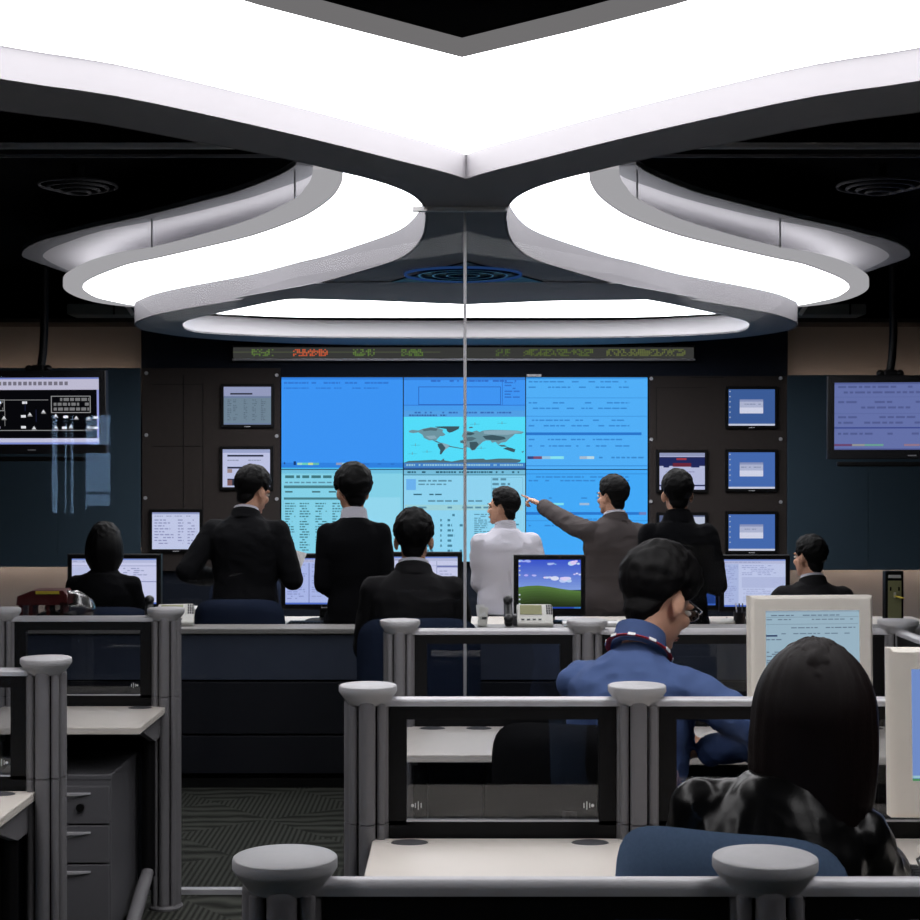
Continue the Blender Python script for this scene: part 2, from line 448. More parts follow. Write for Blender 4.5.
def band(m, pts, z0, z1, closed=False, th=.012, side=1):
    """upright band following a plan chain"""
    n = len(pts); ins = []
    for i in range(n):
        a = Vector(pts[i - 1] if (i or closed) else pts[i]); b = Vector(pts[(i + 1) % n] if (i < n - 1 or closed) else pts[i])
        d = (b - a).normalized(); ins.append((pts[i][0] - d.y * th * side, pts[i][1] + d.x * th * side))
    q = [[m.bm.verts.new((p[0], p[1], z)) for p in arr] for arr, z in ((pts, z0), (pts, z1), (ins, z1), (ins, z0))]
    rng = range(n) if closed else range(n - 1)
    for i in rng:
        j = (i + 1) % n
        for a, b in ((0, 1), (1, 2), (2, 3), (3, 0)):
            m.bm.faces.new((q[a][i], q[a][j], q[b][j], q[b][i]))
    if not closed:
        for i in (0, n - 1): m.bm.faces.new([q[k][i] for k in range(4)])
edge = ocs + ofs + mir(ofs)[1:] + mir(ocs)
band(m, edge, .0005, TH); m.build('fascia', 'fascia_grey', t)
m = MB(); band(m, hcs + mir(hcs)[1:], .0005, .092, side=-1); m.build('cove_wall', 'cove_grey', t)
m = MB(); band(m, ovh, .0005, TH, closed=True, side=-1); m.build('cove_wall', 'canopy_white', t)

def lightplate(label, z, poly, rim=None, rods=(), th=.03, lip=None, lipside=1, up=None):
    t = thing('ceiling_light', label, 'ceiling light', (0, 0, z))
    m = MB(); m.prism(poly, .001, th); m.build('housing', 'canopy_white', t)
    m = MB(); m.prism(poly, -.004, 0); m.build('diffuser', 'luminous', t)
    if lip:
        m = MB(); band(m, lip, -.004, th + .002, side=lipside, th=.006); m.build('edge_strip', 'edge_fill_glow', t)
    if up:
        m = MB(); m.prism(up, th + .012, th + .02); m.build('added_uplight_strip', 'added_uplight', t)  # unseen strip added to light the upper ceiling curve
    if rim:
        m = MB(); m.prism(rim, .006, th + .01); m.build('rim', 'rim_fill_glow', t)
    for (x, y) in rods:
        MB().cyl((x, y, th), (x, y, .185), .005, n=8).build('hanger_rod', 'silver', t)
    return t
HP = 1.12
# front chevron light: between the canopy's front opening and a V-shaped gap
off = .012
ch = [(x, y + .0) for x, y in hcs]
nearV = [(462, 56), (360, 30), (260, 4)]
nv = chain(nearV, HP) + [(-.95, 3.28), (-1.3, 2.6), (-1.5, 1.8), (-1.55, .6)]  # unseen arms lengthened toward the camera to brighten the near posts
nvm = mir(nv)
front = hcs + mir(hcs)[1:] + nvm[:-1] + nv
# keep the panel inside the cove walls
front = [(x * .995, y - .02) for x, y in hcs] + [(x * .995, y - .02) for x, y in mir(hcs)[1:]] + nvm[:-1] + nv
lightplate('large V shaped white glowing ceiling light over the front desks', EZ + HP, front, th=.045, lip=[(x, y - .002) for x, y in nv[::-1] + nvm[::-1][1:]], lipside=-1)
# far oval light
tp = chain([(466, 317), (300, 316.8), (226, 314), (205, 313)], 1.174)
ovl = [(x * .97, y) for x, y in smooth_chain(tp)]
near = [(-2.2, 10.3), (-1.6, 9.4), (-.9, 9.0), (.05, 8.95)]
lp_ = near[::-1] + ovl[::-1]
half = smooth_chain(near[:-1]) 
plate = ovl + [(-1.85, 10.75), (-1.35, 10.15), (-.9, 9.75), (.05, 9.5)]
plate = plate[:-1] + [(.05, 9.5)] + mir(plate[1:-1])
lightplate('long oval glowing ceiling light above the video wall', EZ + 1.174, plate, rods=[(X(437, 11.9), 11.9), (X(497, 10.6), 10.6)])
# flanking S ribbons (far side) and the same on the near side of the glass
H3 = 1.172
wout = [(343, 173), (341.6, 183), (332.5, 197), (314, 211), (294, 221), (252, 236), (198, 249), (154, 259), (128, 264.5), (98, 275.5), (86, 282), (83, 286), (85, 290), (96, 296.5), (114, 301), (137, 305), (170, 306)]
rout = [(313, 166), (312, 186), (305, 197), (294, 208), (252, 227), (198, 243), (153, 254), (122, 259), (91, 267), (68.5, 278), (63, 285), (66, 292), (80, 299), (103, 304.5), (135, 308), (170, 309)]
inn = [(x + .012, y) for x, y in [PL(a, b, HS) for a, b in outer[5:-1]]]
wo = smooth_chain(chain(wout, H3)); ro = smooth_chain(chain(rout, H3))
inl = [(x + .03, y) for x, y in smooth_chain(chain(outer[5:21], HS))]
rib = wo + inl[::-1]
rimp = ro + wo[::-1]
names = ['left', 'right']
rods = [PL(152, 253, H3), PL(295, 211, H3)]
upl = [(x + .03, y) for x, y in wo] + [(x + .14, y - .03) for x, y in wo][::-1]
lightplate('curved white ribbon ceiling light sweeping to the left behind the glass', EZ + H3, rib, rimp, rods, up=upl)
lightplate('curved white ribbon ceiling light sweeping to the right behind the glass', EZ + H3, mir(rib), mir(rimp), mir(rods), up=mir(upl))
HD = 1.36
dout = [(296, 164), (280, 174), (240, 190), (204, 200), (137, 217), (91, 227), (68.5, 233), (46, 238.5), (30, 245), (23, 251), (24, 257), (46, 265), (73, 274), (100, 280)]
dwh = [(316, 166), (312, 174), (300, 180), (280, 187), (250, 197), (200, 210), (160, 219), (103, 230), (68.5, 241), (49, 249), (43, 257), (58, 266), (80, 275), (104, 281)]
dinn = [(150, 279), (220, 258), (300, 230), (330, 205), (338, 180), (336, 168)]
do = smooth_chain(chain(dout, HD)); dw = smooth_chain(chain(dwh, HD)); di = smooth_chain(chain(dinn, HD))
for side, f in (('left', lambda q: q), ('right', mir)):
    t = thing('ceiling_reflector', 'dim grey white upper ceiling curve above the ribbon light on the %s' % side, 'ceiling reflector', (0, 0, EZ + HD))
    m = MB(); m.prism(f(dw + di), 0, .02); m.build('panel', 'canopy_white', t)
    m = MB(); m.prism(f(do + dw[::-1]), -.004, .024); m.build('rim', 'canopy_grey', t)
# glass reflections modelled as flat shapes: dark triangle with blue rings, light grey band
t = thing('reflected_v_gap', 'reflection of the black V gap and blue rings, modelled under the canopy neck', 'modelled reflection', (0, 0, ZS - .004))
MB().prism(chain([(467, 261.5), (391, 281.5), (543, 281.5)], HS - .004), -.004, .003).build('dark_reflection', 'black_frame', t)
cx_, cy_ = PL(463, 274, HS - .012)
for k in range(4):
    rr = .30 * (1 - k * .24)
    MB().tube([(cx_ + rr * math.cos(a * PI / 24), cy_ + rr * math.sin(a * PI / 24), -.012) for a in range(48)], .007, 6, close=True).build('ring', 'reflection_blue_glow' if k == 0 else 'reflection_blue', t)
t = thing('reflection_band', 'light grey painted glass reflection along the near side of the long oval light', 'painted reflection', (0, 0, ZS - .003))
MB().prism(smooth_chain(chain([(232, 298), (300, 286), (330, 282.3), (466, 281.8)], HS - .003) + mir(chain([(232, 298), (300, 286), (330, 282.3), (466, 281.8)], HS - .003))[1:]) + smooth_chain(chain([(629, 299.5), (552, 300.5), (466, 303.5), (380, 300.5), (303, 298.5)], HS - .003)), -.003, .0).build('strip', 'reflection_grey', t)
# round diffusers on the black ceiling
def diffuser(label, x, y, z, r, m, cat='air diffuser'):
    t = thing('air_diffuser', label, cat, (x, y, z))
    for k in range(4):
        rr = r * (1 - k * .23)
        MB().tube([(rr * math.cos(a * PI / 20), rr * math.sin(a * PI / 20), -.012 * k) for a in range(40)], .009, 6, close=True).build('ring', m, t)
    MB().cyl((0, 0, -.03), (0, 0, ZC - z - .001), .035, n=16).build('stem', 'black_frame', t)
diffuser('round ringed air diffuser on the black ceiling at left', X(78, 8.4), 8.4, EZ + 1.5, .2, 'mid_plastic')
diffuser('round ringed air diffuser on the black ceiling at right', X(880, 8.4), 8.4, EZ + 1.5, .22, 'mid_plastic')

# ================================================================== back wall displays
YW = 13.15
def px_rect(p0, p1, q0, q1, Y): return (X((p0 + p1) / 2, Y), Zp((q0 + q1) / 2, Y), (p1 - p0) * Y / F, (q1 - q0) * Y / F)
# ---- video wall
cx, cz, vw, vh = px_rect(281, 648, 377, 562, YW)
vt = thing('video_wall', 'huge blue video wall of six rear projection cubes in the middle of the back wall', 'video wall', (cx, YW, cz))
MB().box((0, .035, 0), (vw + .02, .05, vh + .02), None, .004).build('casing', 'black_frame', vt)
DK = (35, 95, 190); INK = (94, 146, 168)
def cube(i, j, items):
    w, h = vw / 3, vh / 2
    return screen_mesh('display_cube', vt, w - .008, h - .006, items, 'screen_wall', ((i - 1) * w, 0, (.5 - j) * h))
B1 = (62, 150, 246)
it = [(0, 0, 1, 1, B1), (0, 0, 1, .025, (52, 128, 222))] + words(.02, .9, .05, .02, (50, 122, 214), .8, (.01, .05)) + words(.02, .8, .11, .015, (50, 126, 218), .7, (.01, .05))
it += [(0, .93, 1, 1, (50, 132, 226)), (.02, .925, .03, .945, (30, 60, 120)), (.1, .915, .12, .955, (25, 60, 120)), (.13, .93, .17, .955, (160, 220, 200)), (.17, .93, .22, .955, (110, 210, 190)), (.22, .93, .26, .955, (200, 225, 150)), (.26, .93, .31, .955, (100, 190, 180)), (.45, .93, .5, .955, (150, 160, 190)), (.5, .93, .56, .955, (150, 215, 235))]
it += words(.62, .95, .935, .02, (45, 120, 210), .7, (.02, .06)) + [(0, .985, 1, 1, (80, 190, 240))]
cube(0, 0, it)
# map cube: traced coordinates from the centre display
def mp_(pts): return [((a - 30) / 785.0, .43 + (b - 310) / 310.0 * .50) for a, b in pts]
CY = (86, 224, 252); L1 = (112, 150, 162); L2 = (84, 112, 122); L3 = (140, 172, 186); L4 = (62, 88, 98)
it = [(0, 0, 1, 1, (66, 152, 246)), (0, 0, 1, .03, (56, 128, 216))] + words(.2, .95, .03, .018, (50, 110, 200), .7, (.01, .05))
it += outline(.12, .1, .8, .3, .006, (46, 104, 190)) + [(.81, .02, .814, .3, (46, 104, 190))] + lines(.83, .05, .97, .24, 6, (52, 118, 206), fill=.8)
it += [(0, .3, 1, .306, (48, 106, 190)), (0, .31, 1, .36, (72, 158, 240)), (0, .36, 1, .43, (84, 162, 232))] + words(.03, .9, .375, .018, (56, 112, 186), .6, (.01, .03)) + words(.02, .35, .405, .018, (54, 100, 160), .8, (.01, .02))
it += [(0, .43, 1, .93, CY)]
P = lambda pts, c: ('p', mp_(pts), c)
it += [P([(62, 405), (85, 398), (125, 402), (150, 392), (205, 380), (250, 384), (285, 398), (280, 412), (300, 430), (285, 440), (265, 440), (250, 455), (240, 470), (215, 468), (195, 470), (160, 452), (150, 430), (125, 415), (90, 420), (65, 415)], L1),
       P([(150, 395), (205, 383), (250, 390), (240, 405), (200, 402), (160, 408)], L2), P([(170, 440), (230, 436), (245, 455), (200, 462)], L3),
       P([(230, 376), (300, 374), (390, 374), (385, 392), (345, 412), (325, 418), (310, 408), (305, 392), (250, 384)], L4),
       P([(215, 468), (240, 472), (265, 484), (290, 488), (270, 490), (240, 482)], L2),
       P([(248, 492), (275, 486), (300, 492), (328, 502), (318, 518), (300, 530), (285, 545), (272, 565), (262, 562), (266, 535), (252, 512)], L3),
       P([(248, 492), (275, 488), (285, 500), (300, 520), (285, 545), (272, 565), (262, 562), (266, 535), (252, 512)], L4),
       P([(320, 505), (420, 525), (418, 530), (320, 512)], L2),
       P([(405, 440), (415, 415), (440, 405), (470, 412), (500, 402), (520, 412), (545, 402), (590, 398), (640, 398), (700, 400), (760, 402), (810, 412), (790, 425), (750, 425), (735, 440), (715, 455), (700, 470), (690, 480), (660, 485), (640, 500), (625, 480), (600, 485), (590, 470), (560, 470), (540, 480), (520, 500), (505, 515), (490, 535), (470, 538), (455, 520), (430, 512), (432, 498), (395, 485), (400, 470), (418, 462)], L1),
       P([(545, 405), (640, 400), (760, 404), (805, 412), (750, 422), (700, 432), (600, 430), (550, 425)], L3),
       P([(540, 440), (600, 432), (680, 445), (690, 460), (640, 470), (600, 468), (560, 462)], L4), P([(455, 480), (500, 478), (515, 495), (490, 530), (470, 536), (458, 515)], L4), P([(420, 450), (470, 445), (500, 455), (470, 472), (430, 475)], L2),
       P([(440, 415), (470, 414), (490, 425), (460, 436), (436, 432)], L4), P([(395, 470), (430, 470), (425, 486), (395, 486)], L2),
       P([(640, 500), (680, 500), (700, 512), (660, 512)], L2), P([(672, 525), (700, 514), (725, 520), (752, 530), (745, 550), (725, 545), (700, 535)], L4), P([(790, 545), (808, 540), (800, 555)], L2),
       P([(450, 380), (470, 376), (480, 384), (455, 388)], L2), P([(30, 620), (60, 608), (130, 605), (230, 600), (270, 605), (290, 590), (292, 604), (340, 612), (400, 600), (460, 596), (545, 592), (560, 600), (640, 592), (720, 592), (790, 600), (780, 616), (760, 620)], L2)]
for a, b in ((105, 500), (85, 558), (180, 545), (490, 358), (665, 352), (530, 520)):
    it += [P([(a - 30, b + 1), (a + 30, b), (a + 30, b + 3), (a - 30, b + 4)], (70, 180, 200)), P([(a - 2, b - 10), (a + 2, b - 10), (a + 2, b + 8), (a - 2, b + 8)], L1)]
it += [(0, .93, 1, 1, (70, 130, 200))] + words(.02, .98, .945, .02, (150, 200, 220), .9, (.008, .02)) + [(0, .985, 1, 1, (50, 90, 150))]
cube(1, 0, it)
B3 = (84, 178, 250)
it = [(0, 0, 1, 1, B3), (0, 0, 1, .02, (64, 150, 226))]
for y in (.04, .10, .27, .33, .46, .52, .67, .74): it += words(.02, .85, y, .015, (58, 138, 212), .65, (.015, .06))
for y in (.22, .42): it += [(0, y, 1, y + .008, (66, 152, 226))]
it += [(0, .60, .95, .63, (44, 120, 206))]
it += [(.01, .86, .13, .89, (60, 70, 130)), (.06, .86, .13, .89, (130, 80, 110)), (.13, .86, .2, .89, (150, 200, 230)), (.2, .86, .31, .89, (140, 230, 240)), (.44, .86, .5, .89, (170, 190, 210)), (.5, .86, .56, .89, (190, 220, 230))]
it += words(.6, .98, .865, .018, (60, 140, 210), .7, (.02, .05)) + [(0, .96, 1, .968, (52, 132, 208))]
cube(2, 0, it)
LC = (136, 212, 234)
it = [(0, 0, 1, 1, LC), (0, 0, 1, .04, (116, 196, 226))] + words(.03, .62, .06, .03, (66, 120, 128), .92, (.03, .08)) + words(.03, .5, .13, .015, INK, .8, (.02, .06))
it += [(.02, .17, .52, .20, (74, 128, 138)), (.02, .30, .52, .325, (74, 128, 138))] + words(.03, .5, .23, .018, (70, 120, 130), .7)
for c0, c1 in ((.03, .12), (.15, .24), (.28, .38), (.42, .51)): it += lines(c0, .36, c1, .98, 22, (66, 122, 136), fill=.85, wl=(.01, .04))
it += [(.55, .3, .98, .98, (150, 218, 240))]
cube(0, 1, it)
it = [(0, 0, 1, 1, (146, 214, 242)), (0, 0, 1, .05, (120, 190, 220))] + words(.03, .95, .015, .02, (50, 100, 120), .6, (.01, .03)) + [(0, .05, 1, .06, (80, 140, 160)), (.02, .1, .1, .22, (110, 180, 240))]
it += words(.12, .4, .11, .018, INK, .8) + words(.12, .35, .15, .015, INK, .7) + words(.02, .35, .26, .016, (60, 110, 130), .8) + lines(.73, .09, .97, .3, 4, INK, .025, .7, (.03, .06)) + outline(.72, .08, .98, .3, .003, (110, 180, 210))
it += words(.2, .95, .33, .018, INK, .8) + [(.01, .38, .98, .44, (160, 212, 220))] + words(.03, .9, .4, .02, INK, .6, (.03, .09))
for c0, c1, k in ((.02, .1, 9), (.16, .26, 9), (.3, .32, 9), (.36, .42, 9), (.46, .5, 9), (.58, .78, 24), (.84, .95, 14)): it += lines(c0, .48, c1, .98, k, (74, 132, 156), None, .75, (.015, .05))
cube(1, 1, it)
it = [(0, 0, 1, 1, (70, 172, 250)), (0, .04, 1, .048, (56, 138, 214)), (0, .46, .93, .49, (44, 122, 208)), (.93, .46, .99, .49, (110, 130, 190)), (.16, .36, .31, .385, (130, 226, 240)), (.44, .36, .52, .385, (160, 190, 220)), (0, .55, 1, .558, (60, 148, 224))]
for y in (.07, .11, .3, .53, .6): it += words(.02, .85, y, .015, (56, 138, 214), .6, (.015, .06))
cube(2, 1, it)
MB().box((.571, -.0, vh / 2 + .012), (.12, .03, .02)).build('camera_bar', 'silver', vt)

# ---- LED ticker above it
cx, cz, w, h = px_rect(232, 695, 345, 361, 13.12)
t = thing('led_ticker', 'long led ticker sign with green and orange characters above the video wall', 'led sign', (cx, 13.12, cz))
MB().box((0, .04, 0), (w, .06, h), None, .004).build('housing', 'dark_plastic', t)
MB().box((0, .005, -h / 2 + .012), (w, .02, .016)).build('trim_strip', 'silver', t)
MB().box((0, .005, h / 2 - .008), (w, .02, .008)).build('trim_strip', 'mid_plastic', t)
it = [(0, 0, 1, 1, (58, 58, 56))]
r2 = random.Random(3)
for a, b, c in ((.04, .085, (98, 128, 60)), (.13, .205, (214, 92, 56)), (.26, .305, (98, 128, 60)), (.365, .41, (92, 122, 56)), (.57, .60, (84, 104, 52)), (.63, .78, (92, 108, 52)), (.81, .98, (104, 112, 62))):
    x = a
    while x < b:
        for k in range(5):
            if r2.random() < .62: it.append((x, .16 + k * .13, x + .0032, .16 + k * .13 + .1, c))
        x += .004
it += [(.0, .42, .45, .45, (110, 120, 80))]
screen_mesh('led_matrix', t, w - .02, h - .04, it)

# ---- brown equipment panels with bolts and flush monitors
for side, p0, p1, q0, q1, bolts in (('left', 142, 280, 368, 571, [(146, 373), (146, 435), (145, 498), (276.5, 375), (276.5, 436), (276.5, 499)]),
                                    ('right', 649, 787, 376, 580, [(651.5, 378.5), (781, 378), (651.5, 439.5), (781, 439), (651, 501.5), (781, 502)])):
    cx, cz, w, h = px_rect(p0, p1, q0, q1, 13.16)
    t = thing('equipment_panel', 'dark brown wall panel with flush monitors %s of the video wall' % side, 'wall panel', (cx, 13.16, cz))
    MB().box((0, .02, 0), (w, .04, h), None, .003).build('board', 'brown_panel', t)
    for a, b in bolts:
        p = W(a, b, 13.14)
        MB().cyl((p.x - cx, -.012, p.z - cz), (p.x - cx, .002, p.z - cz), .015, .015, 12).build('bolt', 'silver', t)
    seams = ([(183, 183.7, 375, 560), (152, 203, 384, 384.6), (202.6, 203.2, 384, 510), (152, 203, 446, 446.6)] if side == 'left'
             else [(656, 656.6, 388, 440), (656, 706, 387.5, 388), (690, 724, 377, 377.6)])
    m = MB()
    for a, b, c, d in seams:
        x_, z_, w_, h_ = px_rect(a, b, c, d, 13.16); m.box((x_ - cx, -.0005, z_ - cz), (w_, .003, h_))
    m.build('panel_seam', 'black_core', t)
def wall_monitor(label, p0, p1, q0, q1, items, bez=.022):
    cx, cz, w, h = px_rect(p0, p1, q0, q1, 13.14)
    t = thing('wall_monitor', label, 'monitor', (cx, 13.135, cz), 0, 'small monitors set in the brown panels')
    m = MB()
    m.frame(w, h, bez, bez, -.005, .025, .003)
    m.box((0, .018, 0), (w, .012, h))
    m.build('bezel', 'black_frame', t)
    MB().box((0, -.008, -h / 2 - bez * .6), (.05, .006, .008)).build('badge', 'silver', t)
    screen_mesh('screen', t, w, h, items, 'screen', (0, .008, 0)); return t
def dlg(bg): 
    r = [(0, 0, 1, 1, bg), (.25, .3, .75, .66, (178, 184, 212)), (.25, .28, .75, .34, (140, 150, 190)), (.25, .5, .75, .66, (214, 216, 236)), (0, .94, 1, 1, (205, 208, 225))]
    for k in range(6): r.append((.03, .05 + k * .14, .055, .08 + k * .14, (190, 200, 225)))
    return r + words(.28, .7, .4, .02, (120, 130, 160), .8)
it = [(0, 0, 1, 1, (112, 128, 158)), (0, 0, 1, .25, (152, 158, 192)), (.14, .17, .6, .21, (40, 44, 60)), (0, .3, 1, .95, (116, 136, 152))]
for c0 in (.08, .2, .42, .6, .78): it += lines(c0, .34, c0 + .1, .9, 12, (92, 108, 126), fill=.8, wl=(.02, .06))
wall_monitor('greyish table monitor in the left brown panel, the uppermost there', 223.5, 271.5, 386.5, 425, it)
it = [(0, 0, 1, 1, (196, 200, 232)), (0, 0, 1, .1, (160, 168, 206)), (.1, .15, .85, .2, (52, 58, 80)), (.1, .46, .85, .51, (52, 58, 80)), (.1, .77, .85, .8, (52, 58, 80)), (.1, .52, .2, .62, (160, 140, 140)), (.1, .8, .2, .95, (130, 96, 96)), (.2, .8, .28, .95, (50, 60, 80))] + words(.1, .8, .28, .03, (150, 156, 180), .8)
wall_monitor('white page monitor with dark bars beside the head of the standing man at left', 222.5, 270.5, 449, 487.5, it)
it = [(0, 0, 1, 1, (200, 206, 236)), (0, 0, 1, .06, (150, 158, 200))] + words(.05, .8, .1, .02, (140, 146, 180), .8)
for c0, c1 in ((.05, .48), (.54, .68), (.74, .95)): it += lines(c0, .2, c1, .9, 9, (146, 150, 190), .03, .8, (.04, .1))
wall_monitor('white document monitor low in the left brown panel, left of the standing man', 152, 200, 512, 549.5, it)
for lb, q in (('top', 389), ('middle', 452), ('bottom', 514)):
    wall_monitor('blue desktop monitor with a grey dialog box, the %s one of the right column' % lb, 728, 775, q, q + 37, dlg((62, 94, 154) if lb == 'top' else (72, 108, 178)))
it = [(0, 0, 1, 1, (186, 190, 222)), (0, 0, 1, .1, (150, 156, 190)), (0, .12, 1, .36, (34, 42, 92)), (.38, .15, .6, .2, (160, 60, 70)), (.3, .28, .7, .38, (110, 40, 60)), (0, .86, 1, .9, (48, 54, 96)), (.1, .36, .22, .4, (34, 42, 92)), (.7, .36, .88, .4, (34, 42, 92))] + words(.15, .85, .5, .03, (150, 150, 190), .6)
wall_monitor('web page monitor with a dark blue banner beside the dark standing man', 659, 705, 452.5, 490, it)
wall_monitor('monitor low in the right brown panel, mostly behind the dark standing man', 659, 705, 515, 552, [(0, 0, 1, 1, (90, 100, 130)), (.7, .05, 1, .4, (190, 196, 216)), (0, .9, 1, 1, (160, 166, 190))])

# ---- hanging displays
def tv(label, c, w, h, rz, tilt, items, polex):
    t = thing('hanging_display', label, 'television', c, rz)
    R = Euler((tilt, 0, 0)); M = R.to_matrix().to_4x4()
    def b(name, mtl, fn):
        m = MB(); fn(m); m.bm.transform(M); return m.build(name, mtl, t)
    def frame(m):
        bz = .045
        m.frame(w, h, bz, bz * 1.4, -.012, .05, .006)
        m.box((0, .06, 0), (w + .06, .06, h + .06), None, .02)
    b('case', 'dark_plastic', frame)
    b('badge', 'silver', lambda m: m.box((0, -.012, -h / 2 - .035), (.06, .004, .008)))
    b('speaker_bar', 'black_frame', lambda m: m.box((0, .03, -h / 2 - .10), (w * .95, .05, .035), None, .01))
    s = screen_mesh('screen', t, w, h, items, 'screen'); s.data.transform(M)
    b('mount', 'black_frame', lambda m: (m.box((polex, .11, .1), (.16, .06, .2), None, .01), m.box((polex, .12, h / 2 + .06), (.10, .10, .06), None, .015), m.sph((polex - .07, .1, h / 2 + .06), .03), m.sph((polex + .07, .1, h / 2 + .06), .03)))
    MB().tube([(polex, .13, h / 2 + .05), (polex + .02, .13, h / 2 + .18), (polex + .03, .13, h / 2 + .35), (polex + .03, .13, ZC - c[2] - .001)], .03, 12).build('ceiling_pole', 'black_frame', t)
    return t
WH = (196, 192, 214)
it = [(0, 0, 1, 1, (150, 156, 214)), (0, 0, 1, .035, (120, 132, 196)), (0, .035, 1, .19, WH), (0, .19, .975, .90, (8, 8, 12)), (0, .90, 1, .96, (196, 196, 222)), (0, .96, 1, 1, (130, 142, 206))] + words(.25, .78, .07, .055, (120, 116, 130), .9, (.02, .03))
LN = (150, 150, 150); BX = (236, 236, 240)
it += [(0, .335, .62, .342, LN), (0, .78, .93, .79, LN), (.93, .72, .937, .79, LN)] + outline(.64, .28, .93, .53, .006, LN, 1.8) + outline(.12, .33, .3, .5, .006, LN, 1.8)
for k in range(3): it += words(.66, .92, .31 + k * .07, .045, (120, 120, 120), .8, (.015, .04)) + words(.13, .29, .35 + k * .05, .03, (110, 110, 110), .7, (.01, .03))
for a, b in ((.24, .36), (.43, .36), (.22, .56), (.42, .56), (.73, .57), (.95, .58), (.23, .72), (.42, .72), (.72, .73), (.95, .73)): it.append((a, b, a + .035, b + .035, BX))
for a, b in ((.47, .52), (.57, .48), (.66, .54), (.81, .57), (.9, .58), (.5, .72), (.66, .71), (.77, .7), (.9, .71), (.28, .57), (.1, .52)):
    it += [('p', [(a, b + .045), (a + .015, b), (a + .03, b + .045)], (220, 220, 224)), (a - .002, b + .05, a + .034, b + .06, LN)]
it += [(.3, .5, .303, .72, LN), (.53, .48, .533, .66, (40, 44, 80)), (.45, .36, .453, .5, (40, 44, 80))]
tv('hanging flat display on the left showing a black diagram with white boxes', (X(32, 11.5), 11.5, Zp(411, 11.5)), 1.0, .49, -.07, .03, it, X(38, 11.6) - X(32, 11.5))
it = [(0, 0, 1, 1, (104, 116, 172)), (0, 0, 1, .04, (88, 98, 150)), (0, .22, 1, .225, (86, 98, 150)), (0, .46, 1, .465, (86, 98, 150)), (0, .66, 1, .68, (62, 74, 140)), (0, .905, .12, .935, (110, 70, 110)), (.12, .905, .2, .935, (150, 150, 150)), (.2, .905, .32, .935, (110, 160, 150)), (.45, .905, .55, .935, (150, 120, 140)), (.0, .97, 1, 1, (84, 92, 146))]
for y in (.06, .14, .28, .36, .5, .58, .74): it += words(.03, .9, y, .03, (84, 94, 146), .7, (.02, .07))
tv('hanging flat display on the right showing a lavender blue list', (X(912, 11.6), 11.6, Zp(416, 11.6)), 1.12, .50, -.10 , .03, it, X(889, 11.7) - X(912, 11.6))

# ================================================================== console row behind the glass
t = thing('console_counter', 'long low dark blue console counter behind the glass wall', 'counter', (0, 8.3, 0))
MB().box((0, .10, .82), (5.6, .24, .03), None, .006).build('counter_top', 'counter_grey', t)
for z0, z1, mm in ((.565, .80, 'console_blue'), (.285, .555, 'console_dark'), (.08, .275, 'console_dark')):
    MB().box((0, .02, (z0 + z1) / 2), (5.56, .03, z1 - z0), None, .004).build('front_panel', mm, t)
MB().box((0, .05, .04), (5.5, .03, .08)).build('plinth', 'black_core', t)
MB().box((0, .045, .43), (5.5, .02, .76)).build('carcass', 'black_core', t)
t = thing('console_desk', 'long operator desk carrying the row of black monitors', 'desk', (0, 9.56, 0))
MB().box((0, 0, .735), (5.6, .70, .03), None, .006).build('worktop', 'laminate', t)
for x in (-2.7, -.95, .85, 2.7): MB().box((x, 0, .36), (.04, .64, .72)).build('side_panel', 'mid_plastic', t)
MB().box((0, .30, .45), (5.36, .02, .5)).build('modesty_panel', 'console_dark', t)

def monitor(label, x, y, zb, w, h, items, rz=0, case='black_frame', bez=.022, deskz=.75, tilt=0, group=None, name='desk_monitor', deep=.05, basew=.24, chin=None):
    t = thing(name, label, 'monitor', (x, y, deskz), rz, group)
    chin = chin or bez * 1.2
    H = h + bez + chin; M = Matrix.Translation((0, 0, zb - deskz)) @ Euler((tilt, 0, 0)).to_matrix().to_4x4()
    m = MB()
    m.frame(w, h, bez, chin, -deep * .5, deep * .5, min(.010, bez * .25))
    for v in m.bm.verts: v.co.z += chin + h / 2
    m.box((0, deep * .45, H / 2), (w + bez, deep * .9, h + bez), None, .01)
    m.box((0, deep * .45 + .035, H / 2), (w * .6, .05, h * .6), None, .02)
    m.bm.transform(M); m.build('case', case, t)
    s = screen_mesh('screen', t, w, h, items, 'screen', (0, -deep * .18, chin + h / 2)); s.data.transform(M)
    m = MB(); m.box((w * .0, -deep * .5 - .001, chin * .5), (.035, .003, .006)); m.bm.transform(M); m.build('badge', 'silver', t)
    MB().box((0, .06, (zb - deskz + h * .4) / 2 + .008), (.07, .035, zb - deskz + h * .4), None, .006).build('stand', case, t)
    MB().lathe([(.001, 0), (basew / 2, 0), (basew / 2, .008), (basew / 2 * .8, .016), (.03, .022), (.001, .022)], (0, .05, 0.0), 28, 1, .75).build('base', case, t)
    return t
def docs(bg=(206, 208, 238), ink=(160, 164, 200)):
    return [(0, 0, 1, 1, bg), (0, 0, 1, .05, (120, 140, 205)), (0, .05, 1, .11, (186, 190, 222)), (0, .95, 1, 1, (84, 112, 196))] + words(.02, .6, .07, .02, ink, .8)
g5 = 'black monitors on the operator desk'
YM = 9.5
it = docs() + [(.0, .2, .25, .95, (190, 196, 230)), (0, .17, 1, .18, ink_ := (120, 130, 180))] + lines(.6, .22, .98, .4, 4, (150, 156, 196)) + [(0, .5, 1, .52, (140, 146, 190))] + lines(.3, .55, .95, .9, 9, (176, 180, 214))
monitor('black monitor behind the seated dark haired woman at far left', X(115, YM), YM, Zp(609, YM), (159 - 73) * YM / F, (603 - 556) * YM / F, it, 0, group=g5)
it = docs((176, 188, 236)) + [(.3, .12, .31, .95, (110, 120, 180)), (.62, .12, .63, .95, (130, 140, 190))] + lines(.03, .15, .28, .9, 16, (140, 150, 205)) + lines(.34, .15, .6, .9, 16, (150, 160, 210)) + lines(.66, .15, .96, .6, 9, (140, 150, 205))
